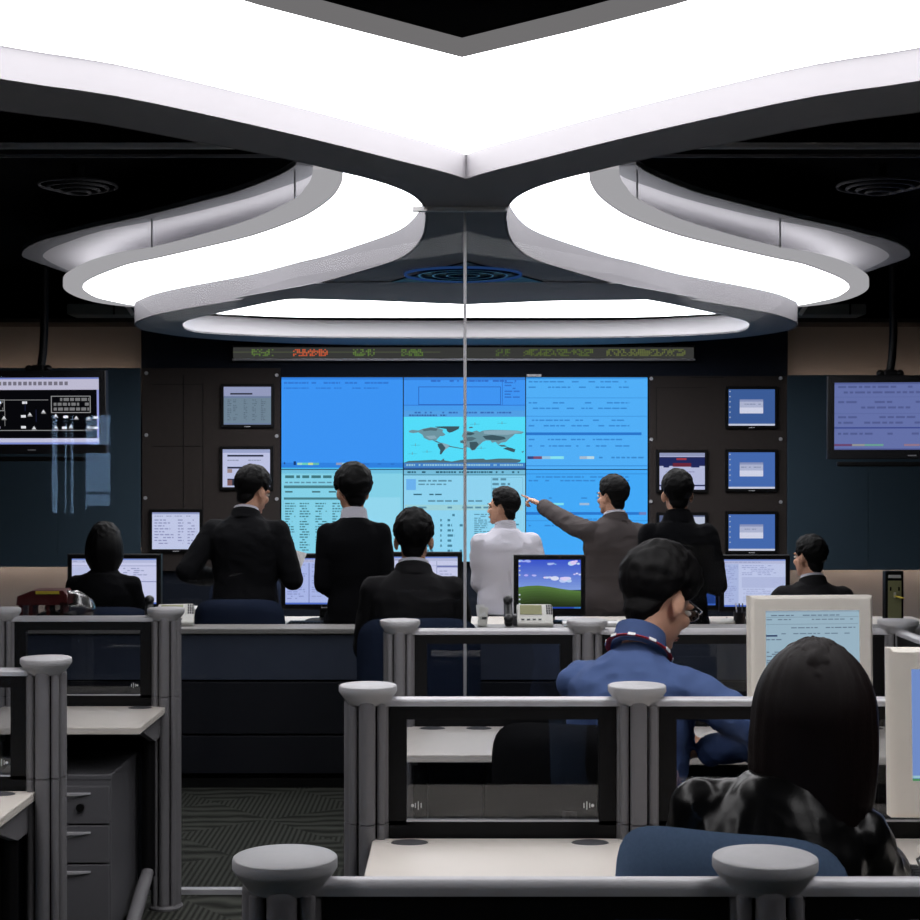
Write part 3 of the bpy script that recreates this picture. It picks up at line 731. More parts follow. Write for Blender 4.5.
monitor('black monitor between the two standing men in black at left', X(324, YM), YM + .05, Zp(610, YM), (368 - 288) * YM / F, (604 - 556) * YM / F, it, 0, group=g5)
it = docs() + [(.72, .11, .73, .95, (160, 166, 206)), (.73, .2, 1, .24, (120, 128, 180)), (0, .2, .72, .21, (170, 176, 214))] + lines(.03, .25, .68, .9, 12, (180, 184, 218)) + lines(.76, .3, .97, .8, 8, (176, 180, 216))
monitor('black monitor directly behind the seated man in the dark suit', X(419, YM), YM, Zp(609, YM), (458 - 379) * YM / F, (604 - 555) * YM / F, it, 0, group=g5)
# a plain meadow wallpaper
sk = []
for k in range(12):
    f = k / 12; sk.append((0, f * .62, 1, (k + 1) / 12 * .62, (int(62 + 78 * f), int(88 + 80 * f), int(206 + 22 * f))))
rc = random.Random(5)
def cloud(cx_, cy_, sx, sy, n=7, c=(232, 236, 250)):
    r = []
    for k in range(n):
        a = cx_ + rc.uniform(-sx, sx); b = cy_ + rc.uniform(-sy, sy) * .5; q = rc.uniform(.35, .8)
        r.append(('p', [(a + math.cos(i * PI / 5) * sx * q * .7, max(.0, b + math.sin(i * PI / 5) * sy * q)) for i in range(10)], (int(c[0] - 40 * rc.random()), int(c[1] - 36 * rc.random()), c[2])))
    return r
it = sk + cloud(.68, .42, .13, .06) + cloud(.48, .38, .06, .03, 4) + cloud(.9, .08, .1, .06, 5) + cloud(.55, .1, .07, .03, 4, (180, 196, 244)) + cloud(.2, .33, .07, .03, 4, (186, 200, 246)) + cloud(.93, .3, .06, .03, 4) + cloud(.12, .05, .09, .03, 4, (190, 200, 246))
hill = [(0, .57), (.15, .54), (.32, .53), (.5, .555), (.7, .6), (.85, .625), (1, .64)]
for k in range(8):
    o = k * .055; c = (int(88 - 7 * k), int(122 - 10 * k), int(62 - 5 * k))
    it.append(('p', [(a, b + o * (1 - .3 * a)) for a, b in hill] + [(1, 1), (0, 1)], c))
it += [(0, .955, 1, 1, (40, 70, 160)), (.88, .955, 1, 1, (60, 120, 190))]
for k in range(7): it.append((.02, .04 + .09 * k + (.3 if k > 3 else 0), .045, .07 + .09 * k + (.3 if k > 3 else 0), (200, 206, 220)))
monitor('black monitor showing a green meadow under a blue sky, beside the man in white', X(548.5, YM), YM - .1, Zp(613.5, YM), (581 - 517) * 9.4 / F, (606.5 - 556) * 9.4 / F, it, 0, group=g5, chin=.035)
it = docs((196, 204, 236)) + [(0, .11, .25, .95, (176, 188, 228)), (.3, .38, 1, .6, (182, 190, 226))] + lines(.03, .15, .24, .9, 20, (150, 160, 208), None, .8, (.02, .06)) + lines(.3, .14, .95, .36, 6, (160, 168, 212)) + lines(.32, .62, .95, .9, 7, (170, 178, 216))
monitor('black monitor left of the seated dark suited man at far right', X(752.5, YM), YM - .05, Zp(611, YM), (784 - 721) * 9.45 / F, (606 - 557) * 9.45 / F, it, 0, group=g5)
it = [(0, 0, 1, 1, (34, 62, 128)), (0, .95, 1, 1, (60, 96, 180)), (.03, .06, .06, .1, (180, 190, 210)), (.03, .2, .06, .24, (180, 190, 210))]
monitor('black monitor with a plain dark blue desktop behind the dark standing man', X(686, YM), YM + .05, Zp(611, YM), .37, .29, it, 0, group=g5)
# ================================================================== cubicle system
ZT = 1.132
def post(label, x, y, group='grey partition posts'):
    t = thing('partition_post', label, 'post', (x, y, 0), 0, group)
    MB().lathe([(.001, ZT), (.067, ZT), (.0698, ZT - .0018), (.0706, ZT - .0045), (.0706, ZT - .015), (.0685, ZT - .0185), (.063, ZT - .026), (.054, ZT - .038), (.047, ZT - .046), (.001, ZT - .046)], n=48).build('cap', 'cap_plastic', t)
    MB().cyl((0, 0, .012), (0, 0, ZT - .045), .040, n=20).build('core', 'black_core', t)
    for k in range(8):
        a = k * PI / 4 - PI / 2
        big = k % 2 == 0
        r, R_ = (.0205, .0375) if big else (.0105, .0475)
        m = MB(); px, py = R_ * math.cos(a), R_ * math.sin(a)
        m.loft([m.ring(Vector((px, py, z)), Vector((0, 0, 1)), Vector((0, 1, 0)), r, r, 14) for z in (.014, .80)])
        m.loft([m.ring(Vector((px, py, z)), Vector((0, 0, 1)), Vector((0, 1, 0)), r, r, 14) for z in (.803, ZT - .045)])
        if big: m.sph((px * 1.0, py * 1.0, ZT - .046), (r * 1.02, r * 1.02, .018), None, 14, 8)
        m.build('upright', 'grey_metal', t)
    MB().lathe([(.001, 0), (.062, 0), (.064, .008), (.058, .016), (.001, .016)], n=32).build('foot', 'grey_metal', t)
    return t
def panel(label, p0, p1, desk=True, logo=True, zg=.795, below=True):
    """framed glass partition between two post centres"""
    p0 = Vector(p0); p1 = Vector(p1); d = p1 - p0; L = d.length - .104
    c = (p0 + p1) / 2; rz = math.atan2(d.y, d.x)
    t = thing('partition_panel', label, 'partition', (c.x, c.y, 0), rz, 'framed glass partition panels')
    m = MB(); prof = []
    for i in range(12):
        a = PI * i / 11; prof.append((.020 * math.cos(a), .011 * math.sin(a)))
    rings = []
    for x in (-L / 2 - .012, L / 2 + .012):
        rings.append([m.bm.verts.new((x, q[0], 1.092 + q[1])) for q in prof] + [m.bm.verts.new((x, -.020, 1.082)), m.bm.verts.new((x, .020, 1.082))])
    m.loft(rings); m.build('top_rail', 'silver', t)
    fw = .042
    m = MB()
    m.box((0, 0, 1.082 - .016), (L, .034, .032)); m.box((0, 0, zg - .015), (L, .034, .05))
    m.box((-L / 2 + fw / 2, 0, (1.05 + zg) / 2), (fw, .034, 1.05 - zg)); m.box((L / 2 - fw / 2, 0, (1.05 + zg) / 2), (fw, .034, 1.05 - zg))
    m.build('frame', 'black_frame', t)
    MB().box((0, -.019, zg + .011), (L - 2 * fw, .006, .004)).build('glazing_bead', 'silver', t)
    MB().box((0, 0, (1.052 + zg + .008) / 2), (L - 2 * fw + .004, .008, 1.052 - zg - .004)).build('glass_pane', 'panel_glass', t)
    if logo:
        for sx in (-1, 1):
            m = MB(); x = sx * (L / 2 - fw - .028); z = zg + .045
            for k, hh in ((0, .012), (1, .02), (2, .012)): m.box((x + (k - 1) * .007, -.0052, z), (.002, .0006, hh))
            m.cyl((x - sx * -.014, -.0055, z), (x - sx * -.014, -.0048, z), .004, n=10)
            m.build('etched_mark', 'white_paint', t)
    if below:
        MB().box((0, 0, (zg - .04 + .1) / 2), (L, .03, zg - .04 - .1)).build('lower_panel', 'panel_fabric', t)
        MB().box((0, 0, .085), (L, .034, .03)).build('bottom_rail', 'black_frame', t)
    return t
def desk(label, x0, x1, y0, y1, zt=.765, legs=True, group='off white cubicle desks'):
    t = thing('cubicle_desk', label, 'desk', ((x0 + x1) / 2, (y0 + y1) / 2, 0), 0, group)
    w, d = x1 - x0, y1 - y0
    MB().box((0, 0, zt - .0125), (w, d, .025), None, .003).build('worktop', 'laminate', t)
    for sx in (-1, 1):
        m = MB(); x = sx * (w / 2 - .03)
        for (ya, yb, za, zb) in ((-d * .30, d / 2 - .004, zt - .11, zt - .026),):
            pr = [(ya, zb), (yb, zb), (yb, za), (d * .25, za)]
            vs = [[m.bm.verts.new((x + o, p[0], p[1])) for p in pr] for o in (-.012, .012)]
            m.loft(vs, smooth=False)
        m.build('bracket', 'grey_metal', t)
        MB().sph((sx * (w / 2 - .09), d / 2 - .045, zt), (.045, .028, .006), None, 20, 8).build('grommet', 'mid_plastic', t)
    MB().box((0, d / 2 - .10, zt - .07), (w * .8, .06, .05), None, .004).build('cable_tray', 'dark_plastic', t)
    if legs:
        for sx in (-1, 1):
            x = sx * (w / 2 - .05)
            f = MB().tube([(x, d / 2 - .09, .17), (x, d / 2 - .2, .13), (x, -d / 2 + .12, .05), (x, -d / 2 + .04, .028)], [.022, .026, .026, .022], 12).build('leg_foot', 'grey_metal', t)
            MB().tube([(x, d / 2 - .09, .15), (x, d / 2 - .09, zt - .03)], .026, 12).build('leg', 'black_frame', t)
    return t
R1, R2, R3 = 2.155, 3.88, 5.57
post('grey partition post with round cap at bottom left of centre, nearest the camera', X(285, R1), R1)
post('grey partition post with round cap in front of the woman in the black leather jacket', X(765, R1), R1)
post('grey partition post outside the near row', 1.49, R1)
post('grey partition post left of the glass panel facing the empty white desk', X(368, R2), R2)
post('grey partition post in front of the man in the blue shirt', X(637, R2), R2)
post('grey partition post at the far end of the second partition row', 1.525, R2)
post('grey partition post in front of the seated dark suited man', X(400, R3), R3)
post('grey partition post touching the back shoulder of the man in blue', X(587, R3), R3)
post('grey partition post right of the first white monitor', X(898, R3), R3)
A = lambda px, Y: (X(px, Y), Y)
panel('glass partition panel at bottom centre, nearest the camera', A(285, R1), A(765, R1))
panel('glass partition panel at bottom right, nearest the camera', A(765, R1), (1.49, R1))
panel('glass partition panel at the back of the empty white desk', A(368, R2), A(637, R2))
panel('wide glass partition panel behind the woman with long hair', A(637, R2), (1.525, R2))
panel('glass partition panel in front of the dark console, left of the blue shirted man', A(400, R3), A(587, R3), logo=False)
panel('wide glass partition panel behind the first white monitor', A(587, R3), A(898, R3), logo=False)
panel('glass partition panel running front to back between the two white monitors', (1.525, R2), A(898, R3), logo=False)
# left block
L1, L2 = 4.45, 6.05
post('grey partition post with round cap at the left edge, the front one beside the drawers', X(46, L1), L1)
post('grey partition post with round cap at the aisle by the glass wall', X(166, L2), L2)
post('grey partition post cut by the left edge behind the drawers', X(2, L2), L2)
post('grey partition post outside the left edge', -1.80, L1)
panel('glass partition panel at the left edge beside the front post', (-1.80, L1), A(46, L1))
panel('glass partition panel above the drawer cabinet at left', A(2, L2), A(166, L2))

desk('empty white desk in front of the second partition row', -.21, .40, 3.24, 3.855)
desk('white desk carrying the woman\'s keyboard and second white monitor', .46, 1.50, 3.13, 3.855)
desk('small white desk seen through the second row glass', -.185, .155, 4.99, 5.545)
desk('white desk carrying the first white monitor, by the blue shirted man', .48, 1.50, 4.95, 5.545)
desk('white desk above the drawer cabinet at left', -1.72, -1.105, 5.52, 6.022)
desk('white desk at the left edge beside the front post', -1.78, -1.172, 3.95, 4.425)

def pedestal(label, x, y, w=.40, d=.47, h=.60):
    t = thing('drawer_cabinet', label, 'cabinet', (x, y, 0))
    MB().box((0, 0, h / 2 + .02), (w, d, h - .04), None, .004).build('body', 'cabinet', t)
    MB().box((0, 0, h - .01), (w + .004, d + .004, .02), None, .004).build('top', 'cabinet', t)
    z = h - .035
    for k, dh in enumerate((.135, .135, .27)):
        dr = MB().box((0, -d / 2 - .009, z - dh / 2), (w - .008, .018, dh - .006), None, .003).build('drawer', 'cabinet', t)
        m = MB(); zz = z - .03
        sec = []
        for x_, hh, dd in ((-w / 2 + .02, .018, .016), (-.06, .018, .018), (.03, .016, .016), (.10, .008, .010), (.135, .001, .003)):
            sec.append([m.bm.verts.new((x_, yy, zq)) for yy, zq in ((-d / 2 - .018, zz + .006), (-d / 2 - .018 - dd, zz + .004), (-d / 2 - .018 - dd, zz - hh * .3), (-d / 2 - .018, zz + .006 - hh * 1.7))])
        m.loft(sec, smooth=False); m.build('handle', 'silver', dr)
        if k == 0:
            MB().cyl((.1, -d / 2 - .018, z - .075), (.1, -d / 2 - .03, z - .075), .014, n=16).build('lock', 'black_frame', dr)
        z -= dh
    for sx in (-1, 1):
        for sy in (-1, 1):
            MB().cyl((sx * (w / 2 - .05), sy * (d / 2 - .06), 0.001), (sx * (w / 2 - .05), sy * (d / 2 - .06), .04), .02, n=12).build('caster', 'black_frame', t)
    return t
pedestal('grey three drawer cabinet under the white desk at left', -1.408, 5.77)
pedestal('grey drawer cabinet under the white desk at the left edge', -1.52, 4.17, d=.4)

# ------------------------------------------------------------------ chairs
def chair(label, x, y, rz, bw=.46, bz0=.55, bz1=1.0, sz=.47, fab='navy_fabric', arms=False, group='office swivel chairs', round_=.10, sd=.44):
    t = thing('office_chair', label, 'chair', (x, y, 0), rz, group)
    # backrest: rounded upright pad, curved in plan
    m = MB(); nx, nz = 18, 14; h = bz1 - bz0
    def sup(u, v):  # u,v in -1..1 -> rounded rectangle
        e = 5.0
        r = (abs(u) ** e + abs(v) ** e) ** (1 / e); q = max(abs(u), abs(v))
        s = q / r if r > 1e-6 else 1
        return u * s, v * s
    fr, bk = [], []
    for j in range(nz + 1):
        v = -1 + 2 * j / nz; ra, rb = [], []
        for i in range(nx + 1):
            u = -1 + 2 * i / nx; a, b = sup(u, v)
            edge = max(abs(u), abs(v)); th = .036 * (1 - edge ** 6) ** .5
            yy = -.235 + .05 * a * a - .02 * b * abs(b) * .5 - .03 * (v + 1) / 2
            X_, Z_ = a * bw / 2, bz0 + (b + 1) * h / 2
            ra.append(m.bm.verts.new((X_, yy + th, Z_))); rb.append(m.bm.verts.new((X_, yy - th, Z_)))
        fr.append(ra); bk.append(rb)
    for g_, fl in ((fr, 0), (bk, 1)):
        for j in range(nz):
            for i in range(nx):
                q = [g_[j][i], g_[j][i + 1], g_[j + 1][i + 1], g_[j + 1][i]]
                f = m.bm.faces.new(q[::-1] if fl else q); f.smooth = True
    bmesh.ops.remove_doubles(m.bm, verts=m.bm.verts, dist=.0005)
    m.build('backrest', fab, t)
    MB().box((0, 0.0, sz - .035), (.47, sd, .07), None, .03, 4).build('seat', fab, t)
    MB().tube([(0, -.27, bz0 + .2), (0, -.29, bz0 + .02), (0, -.26, sz - .07), (0, -.1, sz - .085)], .022, 10, flat=1.6).build('back_support', 'dark_plastic', t)
    MB().cyl((0, 0, .09), (0, 0, sz - .07), .028, .022, 16).build('column', 'black_frame', t)
    for k in range(5):
        a = k * 2 * PI / 5 + .3; c, s = math.cos(a), math.sin(a)
        lg = MB().tube([(c * .02, s * .02, .11), (c * .15, s * .15, .095), (c * .27, s * .27, .07)], [.026, .022, .016], 10).build('leg', 'dark_plastic', t)
        MB().cyl((c * .27 - s * .02, s * .27 + c * .02, .028), (c * .27 + s * .02, s * .27 - c * .02, .028), .0275, n=14).build('caster', 'black_frame', lg)
    if arms:
        for sx in (-1, 1):
            MB().tube([(sx * .2, 0, sz - .06), (sx * .27, 0, sz - .02), (sx * .27, 0, sz + .2)], .016, 10).build('arm_post', 'dark_plastic', t)
            MB().box((sx * .27, 0.02, sz + .21), (.06, .24, .03), None, .012).build('armrest', 'dark_plastic', t)
    return t
chair('blue chair of the woman in the leather jacket, nearest the camera', .55, 2.93, -.42, .42, .55, 1.045, fab='blue_fabric')
chair('black chair of the man in the blue shirt', .36, 4.50, -.25, .46, .55, .98, sz=.55, fab='black_fabric')
chair('dark blue chair in front of the man standing at left', X(240, 8.8), 9.0, 0, .50, .52, Zp(599, 8.75), sz=.47)
chair('dark blue chair of the seated man in the dark suit', X(419, 7.25), 7.42, 0, .56, .52, Zp(617, 7.2), sz=.55)
chair('dark blue chair of the seated woman at far left', X(104, 8.7), 8.87, 0, .56, .5, Zp(607, 8.6), sz=.47)
chair('dark blue empty chair behind the chair of the man standing at left', X(215, 9.25), 10.35, .3, .48, .52, .97, sz=.47)
chair('dark blue chair of the seated man at far right', X(812, 8.7), 8.85, 0, .48, .5, .86, sz=.47)

# ------------------------------------------------------------------ white monitors and desk items
def beige(label, x, y, zb, rz, tilt, items, chin):
    return monitor(label, x, y, zb, .334, .272, items, rz, 'beige_plastic', .038, .765, tilt, 'thick framed white monitors', 'white_monitor', .06, .26, chin)
it = [(0, 0, 1, 1, (150, 176, 192)), (0, 0, 1, .035, (52, 84, 124)), (0, .035, 1, .06, (140, 160, 176))] + words(.1, .8, .09, .012, (90, 110, 130), .7) + [(.02, .115, .98, .12, (110, 130, 146))]
it += words(.05, .95, .14, .012, (100, 120, 136), .6) + [(.02, .20, .98, .205, (112, 134, 150))] + words(.3, .95, .24, .012, (96, 116, 134), .8) + [(.03, .33, .16, .35, (44, 60, 96))] + words(.2, .9, .31, .012, (100, 122, 140), .6) + words(.03, .2, .38, .012, (90, 110, 130))
it += lines(.05, .53, .3, .68, 6, (88, 108, 126), .012) + words(.05, .4, .72, .012, (88, 108, 126)) + lines(.05, .78, .28, .92, 5, (88, 108, 126), .012) + [(0, .97, 1, 1, (40, 70, 90)), (0, .97, .1, 1, (60, 110, 80))]
beige('white monitor with a pale blue text page behind the woman\'s head', X(808, 5.3), 5.26, .845, .10, -.03, it, .085)
it = [(0, 0, 1, 1, (110, 138, 196)), (0, 0, 1, .03, (90, 130, 170)), (0, .955, 1, 1, (60, 110, 200)), (0, .955, .1, 1, (70, 140, 90)), (.03, .93, .3, .95, (150, 190, 200))]
beige('white monitor with a blue desktop at the right edge', 1.190, 3.66, .858, -.06, -.06, it, .075)

def keyboard(label, x, y, z, rz, m='dark_plastic', k='black_frame'):
    t = thing('keyboard', label, 'keyboard', (x, y, z), rz)
    MB().box((0, 0, .009), (.44, .15, .018), None, .005).build('case', m, t)
    mm = MB()
    for j in range(5):
        for i in range(20): mm.box((-.2 + i * .021, -.055 + j * .024, .021), (.017, .019, .008), None)
    mm.build('keys', k, t); return t
keyboard('black keyboard under the hand of the woman', 1.12, 3.43, .765, -.12)
keyboard('dark keyboard beside the meadow monitor on the operator desk', X(582, 9.3), 9.32, .75, 0)
keyboard('keyboard in front of the monitor between the standing men', X(325, 9.3), 9.32, .75, 0)
tag(MB().tube([(1.19, 3.70, .79), (1.14, 3.62, .80), (1.06, 3.56, .815), (1.0, 3.50, .80), (1.0, 3.46, .785)], .003, 8).build('monitor_cable', 'cable'), 'thin black cable looping in front of the second white monitor', 'cable')
t = thing('mouse', 'white computer mouse left of the woman, on the desk by the glass', 'mouse', (X(682, 3.7), 3.62, .765))
MB().sph((0, 0, .014), (.03, .05, .018)).build('shell', 'white_plastic', t); MB().cyl((-.003, .025, .031), (.003, .025, .031), .008, n=10).build('scroll_wheel', 'mid_plastic', t)
t = thing('mouse', 'white mouse on the operator desk below the far right list monitor', 'mouse', (X(729, 9.25), 9.30, .75))
MB().sph((0, 0, .02), (.045, .06, .025)).build('shell', 'white_plastic', t); MB().cyl((-.003, .03, .04), (.003, .03, .04), .008, n=10).build('scroll_wheel', 'mid_plastic', t)
t = thing('pen_cup', 'small dark cup right of the white mouse on the operator desk', 'cup', (X(741, 9.25), 9.30, .75))
MB().lathe([(.001, 0), (.032, 0), (.036, .08), (.032, .08), (.028, .006), (.001, .006)]).build('cup', 'dark_plastic', t)
for k in range(3): MB().cyl((.008 * k - .008, .0, .01), (.02 * k - .02, .01, .13), .004, n=8).build('pen', ('silver', 'black_frame', 'mid_plastic')[k], t)
def phone(label, x, y, z, rz=0, s=1.0):
    t = thing('desk_phone', label, 'telephone', (x, y, z), rz, 'desk phones on the counter')
    T = Matrix.Scale(s, 4)
    R = Matrix.Translation((0, 0, .036)) @ Euler((-.95, 0, 0)).to_matrix().to_4x4()
    def b(nm, mm, fn, par=t, r=True):
        m = MB(); fn(m)
        m.bm.transform(T @ (R if r else Matrix())); return m.build(nm, mm, par)
    b('body', 'white_plastic', lambda m: m.box((.02, 0, 0.03), (.19, .03, .16), None, .01))
    b('wedge', 'mid_plastic', lambda m: m.box((0, .06, .03), (.2, .1, .055), None, .01), r=False)
    b('display', 'lcd_olive', lambda m: m.box((.0, -.016, .058), (.115, .004, .075), None, .001))
    def keys(m):
        for i in range(3):
            for j in range(4): m.box((.085 + i * .0115, -.0165, .09 - j * .02), (.008, .004, .013))
        for i in range(4): m.box((-.045 + i * .03, -.0165, -.02), (.016, .004, .009))
    b('keys', 'mid_plastic', keys)
    b('handset', 'dark_plastic', lambda m: (m.box((-.12, -.02, .03), (.045, .045, .19), None, .016), m.sph((-.12, -.045, .105), (.026, .02, .03)), m.sph((-.12, -.045, -.045), (.026, .02, .03))))
    return t
phone('white desk phone with olive display in front of the meadow monitor', X(531, 8.42), 8.40, .835, 0, 1.0)
phone('white desk phone on the counter right of the seated woman at far left', X(172, 8.42), 8.42, .835, .15, 1.0)
t = thing('paper_holder', 'small white card holder on the counter beside the seated suit man', 'card holder', (X(483, 8.4), 8.4, .835))
MB().box((0, 0, .05), (.05, .04, .10), Euler((-.15, .1, 0)), .004).build('holder', 'white_plastic', t)
MB().box((-.012, -.012, .085), (.045, .004, .06), Euler((-.2, -.1, 0))).build('card', 'paper', t)
MB().box((0.006, -.022, .045), (.025, .002, .012)).build('print', 'mid_plastic', t)
for k in range(4):
    tag(MB().box((X(190, 9.25) + .01 * (k % 2), 9.34, .7535 + .027 * k + .010), (.17, .22, .020), Euler((0, 0, .05 * (k - 1))), .002).build('document_stack', 'paper'),
        ('bottom', 'second', 'third', 'topmost')[k] + ' bundle of white papers in the stack left of the man standing at left', 'papers', 'stack of paper bundles on the operator desk')
tag(MB().box((X(595, 8.45), 8.45, .845), (.34, .14, .016), None, .002).build('document_stack', 'paper'), 'flat white papers on the counter under the pointing man', 'papers')
tag(MB().box((X(668, 9.2), 9.34, .757), (.3, .2, .012), None, .002).build('document_stack', 'paper'), 'flat white papers on the operator desk behind the blue shirted man\'s head', 'papers')
# maroon caddy with clear film on the counter at left
t = thing('desk_caddy', 'maroon plastic caddy with a yellow label wrapped in clear film on the left counter', 'desk caddy', (X(52, 8.4), 8.38, .835), .05)
m = MB()
pr = [(-.16, .12), (-.155, .165), (-.08, .195), (.08, .195), (.10, .17), (.10, .12)]
m.loft([[m.bm.verts.new((a, y, b)) for a, b in pr] for y in (-.09, .09)], smooth=False); m.build('hood', 'maroon', t)
for x_ in (-.14, -.09, .0, .07): MB().box((x_, 0, .08), (.018, .15, .09), None, .003).build('upright', 'maroon', t)
MB().box((-.02, 0, .018), (.30, .2, .036), None, .008).build('tray', 'maroon', t)
MB().box((.03, 0, .055), (.18, .15, .04), None, .01).build('drawer', 'console_dark', t)
MB().box((.0, -.093, .185), (.12, .006, .016)).build('label', 'yellow', t)
b2 = MB(); b2.sph((.10, 0, .095), (.13, .10, .093), None, 24, 16)
for v in b2.bm.verts: v.co += Vector(noise.noise_vector(v.co * 22)) * .014
for v in b2.bm.verts: v.co.z = max(.002, v.co.z)
b2.build('clear_film', 'plastic_film', t)
# black box with yellow stripe on the right counter
t = thing('wall_sign_stand', 'tall black boxed gauge with a white face and yellow stripe at far right', 'gauge box', (X(893, 8.42), 8.42, .835))
MB().box((0, 0, .145), (.096, .06, .29), None, .004).build('box', 'black_frame', t)
MB().box((0, -.031, .125), (.07, .004, .23)).build('face', 'lcd_olive', t)
MB().box((0, -.031, .262), (.066, .004, .016)).build('label', 'paper', t)
MB().box((0, -.034, .085), (.015, .004, .15)).build('stripe', 'yellow', t)
MB().lathe([(.001, 0), (.022, 0), (.022, .006), (.001, .008)], n=20).build('dial', 'white_plastic', t)
o = t.children[-1]; o.rotation_euler = (PI / 2, 0, 0); o.location = (0, -.033, .195)
MB().box((0, -.036, .165), (.012, .01, .03), None, .003).build('lever', 'white_plastic', t)
for sx in (-1, 1): MB().box((sx * .022, -.034, .197), (.008, .004, .02)).build('mark', 'black_frame', t)
# ================================================================== people
def remesh(m, name, mats, parent, voxel, smooth=4, disp=None):
    bm = m.bm
    bmesh.ops.recalc_face_normals(bm, faces=bm.faces)
    me = bpy.data.meshes.new('tmp'); bm.to_mesh(me); bm.free()
    o = bpy.data.objects.new('tmp', me); COL.objects.link(o)
    md = o.modifiers.new('r', 'REMESH'); md.mode = 'VOXEL'; md.voxel_size = voxel
    sm = o.modifiers.new('s', 'SMOOTH'); sm.iterations = smooth; sm.factor = .5
    dg = bpy.context.evaluated_depsgraph_get(); dg.update()
    me2 = bpy.data.meshes.new_from_object(o.evaluated_get(dg))
    bpy.data.objects.remove(o); bpy.data.meshes.remove(me)
    me2.name = name; me2.materials.clear()
    for mm in (mats if isinstance(mats, (list, tuple)) else [mats]): me2.materials.append(MATS[mm])
    if disp: 
        me2.update()
        ns = [v.normal.copy() for v in me2.vertices]
        for v, n in zip(me2.vertices, ns): v.co += n * disp(v.co)
    for p in me2.polygons: p.use_smooth = True; p.material_index = 0
    r = bpy.data.objects.new(name, me2); COL.objects.link(r)
    if parent is not None: r.parent = parent
    return r
def limb(m, pts, rs, n=14):
    """tapered limb with round ends; extra rings soften bends"""
    pts = [Vector(p) for p in pts]
    for a, b, ra, rb in zip(pts[:-1], pts[1:], rs[:-1], rs[1:]):
        m.cyl(a, b, ra, rb, n)
    for p, r in zip(pts, rs): m.sph(p, r, None, n, 8)
def ik(a, b, l1, l2, pole):
    a = Vector(a); b = Vector(b); d = b - a; D = d.length
    if D > (l1 + l2) * .999: b = a + d.normalized() * (l1 + l2) * .999; d = b - a; D = d.length
    x = (l1 * l1 - l2 * l2 + D * D) / (2 * D); h = math.sqrt(max(0, l1 * l1 - x * x))
    u = d.normalized(); p = Vector(pole); p = (p - u * p.dot(u)).normalized()
    return a + u * x + p * h, b
def lerp(a, b, t): return a + (b - a) * t
HL = [(0, 38), (25, 34), (45, 24), (58, 12), (68, -12), (80, -22), (88, -6), (98, -6), (108, -22), (120, -46), (145, -58), (180, -60)]
def hairline(az, tab):
    az = abs(az)
    for (a, b), (c, d) in zip(tab[:-1], tab[1:]):
        if a <= az <= c: return lerp(b, d, (az - a) / (c - a))
    return tab[-1][1]
class Person: pass
